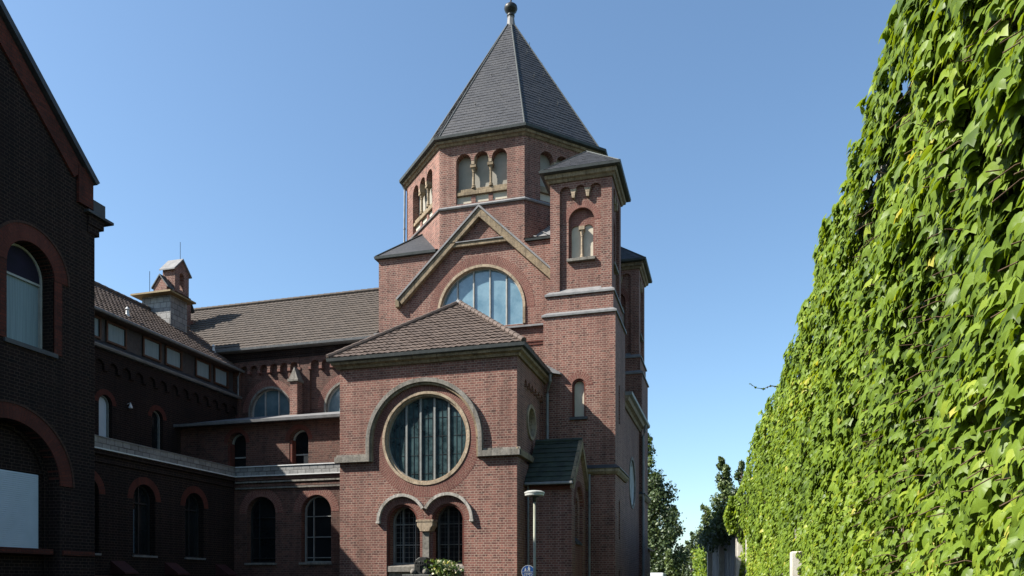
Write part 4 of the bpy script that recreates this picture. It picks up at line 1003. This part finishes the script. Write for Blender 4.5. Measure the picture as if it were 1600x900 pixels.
m = mb('slate'); m.box((-18, 15.6, 10.86), (-15.25, 16.42, 10.93)); m.box((-18, 15.83, 10.93), (-15.33, 16.22, 11.27)); m.done('kneeler_cover', GH, bevel=.01)
m = mb('brick_shade')
m.box((-25.5, -22, 0), (-15.7, 4.88, 12.0)); m.done('skylight_block_wall', GH)  # unseen range added beside the house to keep skylight off the court
m = mb('slate'); m.solid([Vector(p) for p in ((-15.4,-22.2,12.0),(-15.4,4.88,12.0),(-20.6,4.88,15.6),(-20.6,-22.2,15.6),(-25.8,4.88,12.0),(-25.8,-22.2,12.0))], [(0,1,2,3),(3,2,4,5),(0,3,5),(1,4,2),(0,5,4,1)]); m.done('skylight_block_roof', GH)  # roof of the added skylight-blocking range
# ------------------------------------------------------------------ street furniture in front of the church
LP = empty('street_lamp', (-4.87, 19.4, 0), 'slim beige street lamp with flat white mushroom head beside the chapel corner', 'street lamp')
m = mb('pole'); m.lathe((-4.87, 19.4, 0), [(.06, 0), (.06, .8), (.038, .85), (.033, 3.78)], 12); m.done('pole', LP, smooth=True)
m = mb('lampwhite'); m.lathe((-4.87, 19.4, 0), [(.16, 3.92), (.245, 3.93), (.25, 3.96), (.245, 3.985), (.262, 3.99), (.262, 4.02), (.2, 4.05), (.05, 4.07)], 32); m.done('lamp_head', LP, smooth=False)
m = mb('iron'); m.lathe((-4.87, 19.4, 0), [(.03, 3.76), (.045, 3.8), (.05, 3.88), (.15, 3.925)], 14); m.done('lamp_neck', LP)
# round path sign
sx, sy, sz = -5.74, 22.1, 2.01
SG = empty('path_sign', (sx, sy, 0), 'round blue shared path sign with white rim and walking figures, below the lamp', 'sign')
sf = Fr((sx, sy, 0), (.27, -.96, 0))
m = mb('zinc'); m.tube([(sx, sy+.04, 0), (sx, sy+.04, 2.15)], .03, 10); m.done('post', SG)
m = mb('white'); m.prism(sf, circ(0, sz, .2, 40), 0, .006); pl = m.done('sign_plate', SG)
m = mb('sign_blue'); m.prism(sf, circ(0, sz, .184, 40), .007, .010); m.done('blue_field', pl)
m = mb('white')
w0, w1 = .011, .014
m.fbox(sf, -.18, .18, sz-.008, sz+.004, w0, w1)
m.prism(sf, circ(.02, sz+.145, .02, 14), w0, w1); m.prism(sf, [(-.01, sz+.125), (.05, sz+.125), (.065, sz+.07), (.045, sz+.07), (.06, sz+.02), (.035, sz+.02), (.02, sz+.06), (.0, sz+.02), (-.025, sz+.02), (-.0, sz+.075)], w0, w1)
m.prism(sf, circ(-.08, sz+.1, .017, 12), w0, w1); m.prism(sf, [(-.1, sz+.08), (-.06, sz+.08), (-.05, sz+.02), (-.07, sz+.02), (-.08, sz+.045), (-.09, sz+.02), (-.11, sz+.02)], w0, w1)
m.prism(sf, circ(-.075, sz-.085, .05, 22), w0, w1, [circ(-.075, sz-.085, .038, 22)]); m.prism(sf, circ(.075, sz-.085, .05, 22), w0, w1, [circ(.075, sz-.085, .038, 22)])
m.prism(sf, [(-.08, sz-.085), (-.03, sz-.04), (.045, sz-.04), (.08, sz-.085), (.068, sz-.085), (.038, sz-.05), (.0, sz-.095), (-.01, sz-.088), (.02, sz-.052), (-.025, sz-.052), (-.068, sz-.09)], w0, w1)
m.done('symbols', pl)
# carved bronze fountain head on a stone block
fx, fy = -9.25, 22.7
FT = empty('fountain', (fx, fy, 0), 'dark carved fountain head with round knobs on a square pillar in front of twin windows', 'fountain')
m = mb('bronze'); m.box((fx-.55, fy-.3, 0), (fx+.35, fy+.35, 1.86)); m.box((fx-.62, fy-.36, 1.86), (fx+.4, fy+.4, 1.95)); m.done('pillar', FT, bevel=.03)
m = mb('bronze'); ff = Fr((fx-.08, fy, 0), (0, -1, 0))
m.prism(ff, [(-.3, 1.95), (-.27, 2.1), (-.22, 2.16), (-.23, 2.3), (-.17, 2.42), (-.05, 2.49), (.1, 2.5), (.2, 2.46), (.17, 2.4), (.22, 2.28), (.2, 2.16), (.28, 2.08), (.32, 1.95)], -.16, .12)
m.fbox(ff, -.06, -.01, 2.05, 2.36, .12, .16); m.fbox(ff, -.14, .07, 2.22, 2.27, .12, .155)
for u in (-.14, .08): m.arc(ff, u, 2.3, .03, .055, 0, 360, .12, .15, 12)
m.done('carved_head', FT, bevel=.02)
for u in (-.24, .17):
    m = mb('grey_stone'); p = ff.P(u, 2.03, .16); m.lathe(p, [(.01, -.095), (.06, -.075), (.09, -.03), (.09, .03), (.06, .075), (.01, .095)], 12); m.done('knob', FT, smooth=True)

# ------------------------------------------------------------------ leaves
def leaf_mesh(name, C, T, Nn, size, tone, mat, tmpl='ivy'):
    # C centres, T tip directions, Nn normals (k,3); builds every leaf as a small folded fan
    if tmpl == 'ivy':
        o2 = np.array([(0, .09), (.13, -.05), (.33, -.02), (.44, .17), (.62, .47), (.35, .50), (.23, .70), (.10, .92), (.02, 1.14), (-.10, .92), (-.23, .70), (-.35, .50), (-.62, .47), (-.44, .17), (-.33, -.02), (-.13, -.05)])
        hz = np.array([.02, -.03, -.10, -.13, -.26, -.09, -.07, -.11, -.22, -.11, -.07, -.09, -.26, -.13, -.10, -.03]); ctr = (0, .40, .06)
    elif tmpl == 'simple':
        o2 = np.array([(0, 0), (.42, .25), (.3, .65), (0, 1.05), (-.3, .65), (-.42, .25)]); hz = np.array([0, -.1, -.06, -.15, -.06, -.1]); ctr = (0, .45, .06)
    else:
        o2 = np.array([(0, 0), (.35, .5), (0, 1), (-.35, .5)]); hz = np.array([0, -.1, -.05, -.1]); ctr = None
    T = T/np.linalg.norm(T, axis=1, keepdims=True)
    Nn = Nn - T*np.sum(Nn*T, axis=1, keepdims=True); Nn /= np.linalg.norm(Nn, axis=1, keepdims=True)+1e-9
    Bn = np.cross(T, Nn); k = len(C); nv = len(o2)+(1 if ctr else 0)
    loc = [(x, y, h) for (x, y), h in zip(o2, hz)] + ([ctr] if ctr else [])
    V_ = np.empty((k, nv, 3), np.float32)
    for i, (x, y, h) in enumerate(loc):
        V_[:, i] = C + (Bn*x + T*(y-.4) + Nn*h)*size[:, None]
    if ctr:
        n = len(o2); tri = np.array([(n, i, (i+1) % n) for i in range(n)])
    else: tri = np.array([(0, 1, 2), (0, 2, 3)])
    Fi = (tri[None] + (np.arange(k)*nv)[:, None, None]).reshape(-1, 3)
    me = bpy.data.meshes.new(name); me.vertices.add(k*nv); me.vertices.foreach_set('co', V_.reshape(-1))
    nf = len(Fi); me.loops.add(nf*3); me.polygons.add(nf)
    me.loops.foreach_set('vertex_index', Fi.reshape(-1).astype(np.int32))
    me.polygons.foreach_set('loop_start', np.arange(0, nf*3, 3, dtype=np.int32)); me.polygons.foreach_set('loop_total', np.full(nf, 3, np.int32))
    a = me.attributes.new('tone', 'FLOAT', 'POINT'); a.data.foreach_set('value', np.repeat(tone, nv).astype(np.float32))
    me.materials.append(M[mat]); me.update(); me.validate()
    o = bpy.data.objects.new(name, me); COL.objects.link(o); return o

# the ivy-clad wall follows a gently bending line beside the road
WALL = [(1.44, -3.0), (1.44, 10.5), (1.27, 17.9), (.90, 25.0), (.48, 29.5)]
def along(s, line=WALL):
    for (a, b), (c, d) in zip(line, line[1:]):
        Lg = math.hypot(c-a, d-b)
        if s <= Lg or (c, d) == line[-1]:
            t = min(s/Lg, 1); return a+(c-a)*t, b+(d-b)*t, (c-a)/Lg, (d-b)/Lg
        s -= Lg
WLEN = sum(math.hypot(c[0]-a[0], c[1]-a[1]) for a, c in zip(WALL, WALL[1:]))
def wall_top(y): return 5.95 if y < 25 else 5.95 - (y-25)*.29
GW = empty('garden_wall', (1.48, 12, 0), 'high rendered boundary wall with whitewashed pilasters under the ivy along the road', 'wall')
m = mb('concrete')
for (a, b), (c, d) in zip(WALL, WALL[1:]):
    t0, t1 = wall_top(b)-.08, wall_top(d)-.08
    m.solid([Vector(p) for p in ((a,b,0),(c,d,0),(c+.3,d,0),(a+.3,b,0),(a,b,t0),(c,d,t1),(c+.3,d,t1),(a+.3,b,t0))], [(0,1,5,4),(1,2,6,5),(2,3,7,6),(3,0,4,7),(4,5,6,7),(0,3,2,1)])
m.done('wall_panel', GW)
PIL = [(1.26, 14.7, 1.85), (.72, 27.6, 2.9), (.46, 29.4, 3.7)]
for x, y, h in PIL:
    m = mb('whitewash'); m.box((x-.24, y-.14, 0), (x, y+.14, h+.4)); m.done('pilaster', GW, bevel=.03)

def fbm(x, y, z=0): return noise.fractal(Vector((x, y, z)), .6, 2.0, 4)
def ivy(count, y_lo, y_hi, tmpl, size0, seed):
    rs = np.random.default_rng(seed); Cs, Ts, Ns, Sz, To = [], [], [], [], []
    s_lo = y_lo+3; s_hi = min(WLEN, y_hi+3)
    k = 0
    while k < count:
        u = rs.random(); s = s_lo+(s_hi-s_lo)*u
        x, y, dx, dy = along(s); top = wall_top(y) + .16*fbm(y*1.2, 3.1) + .08*fbm(y*5, 9)
        z = rs.random()*(top+.15)
        hidden = any(abs(y-py) < .19 and z < ph+.25*fbm(y*3, z*3, 5) for px_, py, ph in PIL)
        if hidden and rs.random() > .12: continue
        # bulging growth: clumps stand out, hollows stay back
        bulge = .13 + .13*fbm(y*.8, z*.8, 1.7) + .08*fbm(y*2.6, z*2.4, 4.2)
        bulge += .07*math.exp(-((z-top)/.4)**2)
        if y > 27.5: bulge += .22*math.exp(-((z-4.0)/.7)**2)*min(1, (y-27.5)/1.5)
        hole = fbm(y*1.8, z*1.5, 8.8)
        if hole > (.22 if z > 2.6 and y < 9 else .36) and rs.random() < .88: bulge *= .2
        if hole > (.45 if z > 2.6 and y < 9 else .62) and z < top-.6 and rs.random() < .5: continue
        depth = abs(rs.normal(0, .055)) if rs.random() < .72 else rs.random()*.22
        if z > top-.5: depth *= .6; bulge = max(bulge, .16)
        off = max(.01, bulge + .06 - depth)
        nx, ny = -dy, dx
        Cs.append((x+nx*off, y+ny*off, z)); 
        droop = rs.uniform(.15, 1.0); lat = rs.normal(.12, .6)
        Ts.append((nx*math.sin(droop)*.9+dx*lat*.8, ny*math.sin(droop)+dy*lat*.8 + rs.normal(0, .12), -math.cos(droop)))
        Ns.append((nx+rs.normal(0, .25), ny+rs.normal(0, .30)-.18, .42+rs.normal(0, .26)))
        sz = size0*(.84 if z < 2.9 else 1.06)*(rs.uniform(.75, 1.3) if rs.random() < .6 else rs.uniform(.35, .8)); Sz.append(sz)
        To.append(np.clip(.42 + .22*fbm(y*.5, z*.5, 20) + .16*fbm(y*.25, z*.8, 33) + rs.normal(0, .17) + (.12 if z < 2.8 else 0) + (.3 if rs.random() < .012 else 0), 0, 1))
        k += 1
    return leaf_mesh('foliage', np.array(Cs), np.array(Ts), np.array(Ns), np.array(Sz), np.array(To), 'ivy', tmpl)
IV = empty('boston_ivy', (1.3, 12, 0), 'dense bright green ivy climbing all over the high wall on the right', 'ivy')
def adopt(o, p): o.parent = p; o.matrix_parent_inverse = Matrix.Translation(p.location).inverted()
for n_, a_, b_, t_, s_, sd_ in ((21000, 2.5, 6.7, 'ivy', .116, 1), (28000, 6.7, 13.5, 'ivy', .110, 2), (19000, 13.5, 20.5, 'simple', .112, 3), (17000, 20.5, 29.6, 'simple', .12, 4)):
    o = ivy(n_, a_, b_, t_, s_, sd_); adopt(o, IV)
m = mb('stem')
for i in range(46):
    s = random.uniform(5, WLEN-1); z = random.uniform(.1, 2); pts_ = []
    while z < 7.2:
        x, y, dx, dy = along(s); 
        if z > wall_top(y)-.4: break
        pts_.append((x-.03-.02*random.random(), y, z)); z += .35; s = min(max(s+random.uniform(-.14, .14), 1), WLEN-.5)
    if len(pts_) > 3: m.tube(pts_, [.018]*len(pts_), 5)
for i in range(260):     # petioles and shoots reaching out between the leaves
    s = random.uniform(5.5, 12); x, y, dx, dy = along(s); z = random.uniform(1.2, 5.6)
    d_ = Vector((-.25, random.uniform(-.25, .15), random.uniform(-.12, .05))); m.tube([(x-.02, y, z), Vector((x, y, z))+d_*.6+Z*.03, Vector((x, y, z))+d_], .0035, 4)
m.done('stems', IV)
# loose shoot hanging out into the air above the road
x, y, dx, dy = along(28.2)
m = mb('stem'); shoot = [Vector((1.0, 18.0, 6.0)), Vector((.84, 17.8, 5.98)), Vector((.68, 17.6, 5.88)), Vector((.52, 17.4, 5.86)), Vector((.38, 17.2, 5.92))]
m.tube(shoot, [.012, .01, .008, .006, .004], 5); o = m.done('loose_shoot', IV)
Cs = [shoot[i].lerp(shoot[i+1], random.random()) for i in (0, 0, 0, 1, 1, 1, 2, 2, 2, 3, 3, 3, 3, 3)]
o2_ = leaf_mesh('shoot_leaves', np.array([tuple(c) for c in Cs]), rng.normal(0, 1, (14, 3)), rng.normal(0, 1, (14, 3)), np.full(14, .065), rng.random(14)*.4, 'ivy', 'simple'); adopt(o2_, IV)

# ------------------------------------------------------------------ farther along: fence with hedge and trees
FL = [(.28, 29.9), (-1.13, 43.4)]
fd = Vector((FL[1][0]-FL[0][0], FL[1][1]-FL[0][1], 0)); fl = fd.length; fd.normalize(); fn = Vector((-fd.y, fd.x, 0))
FW = empty('panel_fence', (FL[0][0], FL[0][1], 0), 'blue grey ribbed panel wall between pale concrete posts beyond the ivy', 'fence')
def fenceframe(): return Fr((FL[0][0], FL[0][1], 0), fn)
ffr = fenceframe(); sgn = 1 if ffr.u.dot(fd) > 0 else -1
m = mb('fence_grey')
t = .3
while t < fl-.5:
    a, b = sorted((sgn*t, sgn*(t+.24))); m.fbox(ffr, a, b, 0, 3.65, -.25, -.12 - .05*((int(t/.3)) % 2)); t += .3
m.fbox(ffr, *sorted((sgn*.2, sgn*(fl-.3))), 0, 3.6, -.35, -.25)
m.done('ribbed_panel', FW)
for t in (.0, fl*.5, fl-.2):
    m = mb('whitewash'); a, b = sorted((sgn*(t-.05), sgn*(t+.38))); m.fbox(ffr, a, b, 0, 3.85, -.35, .1); m.done('post', FW, bevel=.03)

def blob_tree(name, label, cat, base, h, crown, lower, mat, n, leaf, group=None, lean=0, seed=0, nb=26, shape='col', limb=True):
    rs = np.random.default_rng(seed+77); bx_, by_ = base
    root = empty(name, (bx_, by_, 0), label, cat, group)
    m = mb('bark'); r0 = max(.08, h*.018)
    tp = [(bx_, by_, 0), (bx_+rs.normal(0, .05), by_, h*.3), (bx_+rs.normal(0, .1), by_+rs.normal(0, .1), h*.65), (bx_+lean, by_, h*.96)]
    m.tube(tp, [r0*1.3, r0, r0*.55, r0*.12], 8)
    cl = []
    for i in range(nb):
        t = (i+.5)/nb; z = lower + (h-lower)*t
        if shape == 'col': rr_ = crown*(math.sin(math.pi*min(.97, t*.85+.12))**.5)
        elif shape == 'cone': rr_ = crown*(1-t)**.75
        else: rr_ = crown*math.sqrt(max(0, 1-(2*t-1)**2))*(1-.25*t)
        a = rs.random()*6.28; q = rr_*rs.uniform(.25, .85)
        c = np.array([bx_+math.cos(a)*q+lean*t, by_+math.sin(a)*q, z]); br = max(.18*crown, rr_*rs.uniform(.35, .6))
        if limb and q > .2: m.tube([(bx_+lean*t*.7, by_, z-.25*q-.1), ((bx_+c[0])/2, (by_+c[1])/2, z-.1*q), tuple(c)], [r0*.4, r0*.25, r0*.08], 5)
        cl.append((c, br))
    tr_ = m.done('trunk', root)
    k = n//nb; Cs, Ts, Ns, To = [], [], [], []
    for c, br in cl:
        d = rs.normal(0, 1, (k, 3)); d /= np.linalg.norm(d, axis=1, keepdims=True)
        rr_ = br*(rs.random((k, 1))**.45)*(1+.35*rs.normal(0, .5, (k, 1)))
        sc = np.array([1, 1, 1.35 if shape != 'round' else .85]); p = c + d*rr_*sc
        Cs.append(p); Ns.append(d+rs.normal(0, .6, (k, 3))+np.array([0, 0, .3])); Ts.append(rs.normal(0, 1, (k, 3))+np.array([0, 0, .5 if shape != 'round' else -.4]))
        To.append(np.clip(.45+rs.normal(0, .2, k)+rs.normal(0, .14), 0, 1))
    Cs = np.concatenate(Cs); Ts = np.concatenate(Ts); Ns = np.concatenate(Ns); To = np.concatenate(To)
    o = leaf_mesh('crown', Cs, Ts, Ns, leaf*rs.uniform(.6, 1.3, len(Cs)), To, mat, 'quad'); adopt(o, root)
    return root
def at(px, d):                              # plan position on a bearing from the road, d metres away
    t = (px-800)/1213; c_, s_ = math.cos(rad(15.75)), math.sin(rad(15.75)); xr = t*d
    return (xr*c_ - d*s_, xr*s_ + d*c_)
def hz(py, d): return EYE + (910-py)/1213*d
TR = 'trees beyond the church'
blob_tree('poplar_tree', 'tall green poplar right beside the far church corner', 'tree', at(1008, 62), hz(672, 62), 1.5, 1.5, 'leaf_mid', 9000, .22, TR, seed=1, nb=40)
blob_tree('maple_tree', 'broad dark green tree in front of the poplar, beside the church', 'tree', at(1026, 57), hz(745, 57), 1.9, .8, 'leaf_dark', 12000, .22, TR, seed=2, nb=46, shape='col')
blob_tree('lime_tree', 'dark rounded tree spreading right of the broad dark tree', 'tree', at(1046, 60), hz(795, 60), 1.25, .8, 'leaf_dark', 7000, .22, TR, seed=3, nb=30)
blob_tree('young_pine_tree', 'small pale tipped conifer in front of the dark church trees', 'tree', at(1045, 50), hz(862, 50), .9, .4, 'leaf_mid', 3500, .16, TR, seed=4, nb=24, shape='cone')
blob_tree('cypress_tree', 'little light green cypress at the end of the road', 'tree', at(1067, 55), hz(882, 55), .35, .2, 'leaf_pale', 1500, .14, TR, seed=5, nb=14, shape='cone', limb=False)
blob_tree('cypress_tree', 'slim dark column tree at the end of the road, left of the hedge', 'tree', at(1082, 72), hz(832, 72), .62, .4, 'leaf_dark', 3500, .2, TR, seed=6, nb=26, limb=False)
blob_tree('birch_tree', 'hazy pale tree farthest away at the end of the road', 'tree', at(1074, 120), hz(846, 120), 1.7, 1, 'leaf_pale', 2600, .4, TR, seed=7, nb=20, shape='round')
blob_tree('hornbeam_tree', 'lower column shaped tree behind the grey ribbed wall', 'tree', at(1102, 66), hz(790, 66), .85, 2, 'leaf_mid', 5000, .2, TR, seed=8, nb=28)
blob_tree('hornbeam_tree', 'tall column shaped tree behind the grey ribbed wall', 'tree', at(1131, 60), hz(716, 60), 1.0, 2, 'leaf_mid', 9000, .2, TR, seed=9, nb=40)
blob_tree('hornbeam_tree', 'dark tree half hidden behind the end of the ivy wall', 'tree', at(1160, 58), hz(722, 58), .95, 2, 'leaf_dark', 7000, .2, TR, seed=10, nb=32)
# overgrowth on top of and at the end of the fence
def hedge(name, label, cat, pts_fn, n, leaf, mat, seed, tmpl='simple'):
    rs = np.random.default_rng(seed); Cs = np.array([pts_fn(rs) for _ in range(n)])
    o = leaf_mesh(name, Cs, rs.normal(0, .6, (n, 3))+np.array([-.2, -.1, -.8]), rs.normal(0, .45, (n, 3))+np.array([-.8, -.3, .5]), leaf*rs.uniform(.6, 1.3, n), np.clip(.45+rs.normal(0, .22, n), 0, 1), mat, tmpl)
    return tag(o, label, cat)
def top_growth(rs):
    t = rs.random()*fl*.97; w = rs.normal(0, .3)+.1; z = 3.8 + .25*fbm(t*.6, 2) + abs(rs.normal(0, .25))*(1 if rs.random() < .6 else -.9)
    p = Vector((FL[0][0], FL[0][1], 0)) + fd*t + fn*w; return (p.x, p.y, z + .5*math.exp(-t/3))
hedge('hedge', 'dark creeper growing along the top of the grey ribbed wall', 'hedge', top_growth, 4500, .15, 'leaf_dark', 41)
def far_growth(rs):
    t = fl+.7+rs.random()*14; top = 4.2-.02*(t-fl)+.4*fbm(t*.5, 7); z = rs.random()*top; w = -.45+.4*fbm(t*.8, z*.8, 3)+rs.normal(0, .12)
    p = Vector((FL[0][0], FL[0][1], 0)) + fd*t + fn*(w+.25); return (p.x, p.y, z)
hedge('hedge', 'bright green leafy hedge past the far end of the grey ribbed wall', 'hedge', far_growth, 6500, .18, 'ivy', 42)
def drape(rs):
    z = rs.uniform(3.5, 4.8); y = rs.uniform(28.9, 30.3); return (.22-.2*rs.random()-.3*math.exp(-((z-4.1)/.6)**2)*rs.random(), y, z if y < 29.5 else max(z, 3.2+rs.random()))
o = leaf_mesh('draping_foliage', *(lambda rs, n: (np.array([drape(rs) for _ in range(n)]), rs.normal(0, .5, (n, 3))+np.array([-.3, -.1, -.8]), rs.normal(0, .45, (n, 3))+np.array([-.8, -.3, .5]), .13*rs.uniform(.6, 1.3, n), np.clip(.5+rs.normal(0, .2, n), 0, 1)))(np.random.default_rng(43), 1700), 'ivy', 'simple'); adopt(o, IV)
# shrub in front of the chapel windows
SH = empty('flowering_shrub', (-8.4, 22.9, 0), 'leafy shrub with cream blossoms in front of the right twin window', 'shrub')
rs = np.random.default_rng(9); n = 2600
Cs = np.stack([-8.72+rs.normal(0, .23, n), 22.9+rs.normal(0, .22, n), rs.random(n)**.7*2.4], 1)
Cs[:, 2] -= .5*np.abs(Cs[:, 0]+8.72)**1.2*rs.random(n); Cs[:, 2] = np.maximum(Cs[:, 2], .05)
o = leaf_mesh('foliage', Cs, rs.normal(0, .6, (n, 3))+np.array([0, 0, .8]), rs.normal(0, .7, (n, 3))+np.array([0, -.4, .4]), .10*rs.uniform(.6, 1.4, n), np.where(rs.random(n) < .22, .98, np.clip(.4+rs.normal(0, .17, n), 0, .75)), 'flower', 'simple'); adopt(o, SH)
m = mb('stem')
for i in range(16):
    a = random.uniform(-.45, .45); m.tube([(-8.42+a*.3, 22.9, 0), (-8.42+a*.8, 22.9+random.uniform(-.2, .2), 1.0), (-8.42+a*1.2, 22.9+random.uniform(-.25, .25), 2.0)], [.015, .01, .005], 5)
m.done('stems', SH)

# ------------------------------------------------------------------ white van far down the road
vx, vy = at(1019, 50); vy0 = vy
VN = empty('van', (vx, vy, 0), 'white van parked beyond the church under the dark trees, roof showing', 'van')
def vb(x0, x1, y0, y1, z0, z1, mat, name, par, bev=.05): 
    m = mb(mat); m.box((vx+x0, vy+y0, z0), (vx+x1, vy+y1, z1)); return m.done(name, par, bevel=bev)
m = mb('van'); vf = Fr((vx, 0, 0), (1, 0, 0))
m.prism(vf, [(vy-2.3, .35), (vy+2.35, .35), (vy+2.4, .95), (vy+1.75, 1.15), (vy+1.15, 2.1), (vy+.8, 2.28), (vy-2.15, 2.3), (vy-2.3, 2.1)], -.9, .9)
body = m.done('body', VN, bevel=.08)
m = mb('glass_black'); m.box((vx-.72, vy-2.325, 1.35), (vx-.05, vy-2.28, 2.0)); m.box((vx+.05, vy-2.325, 1.35), (vx+.72, vy-2.28, 2.0)); m.done('rear_window', VN)
m = mb('glass_black'); m.prism(vf, [(vy+.2, 1.3), (vy+1.35, 1.3), (vy+.95, 2.0), (vy+.2, 2.0)], .89, .91); m.prism(vf, [(vy+.2, 1.3), (vy+1.35, 1.3), (vy+.95, 2.0), (vy+.2, 2.0)], -.91, -.89); m.done('side_window', VN)
for sx_ in (-.86, .86): m = mb('taillight'); m.box((vx+sx_-.05, vy-2.33, 1.0), (vx+sx_+.05, vy-2.27, 1.35)); m.done('taillight', VN)
vb(-.85, .85, -2.42, -2.3, .35, .55, 'rubber', 'bumper', VN)
for sx_ in (-.8, .8):
    for wy in (-1.5, 1.5):
        fr_ = Fr((vx+sx_, 0, 0), (1, 0, 0)); m = mb('rubber'); m.prism(fr_, circ(vy+wy, .33, .33, 24), -.12, .12); w_ = m.done('wheel', VN)
        m = mb('zinc'); m.prism(fr_, circ(vy+wy, .33, .2, 20), -.13, .13); m.done('rim', w_)
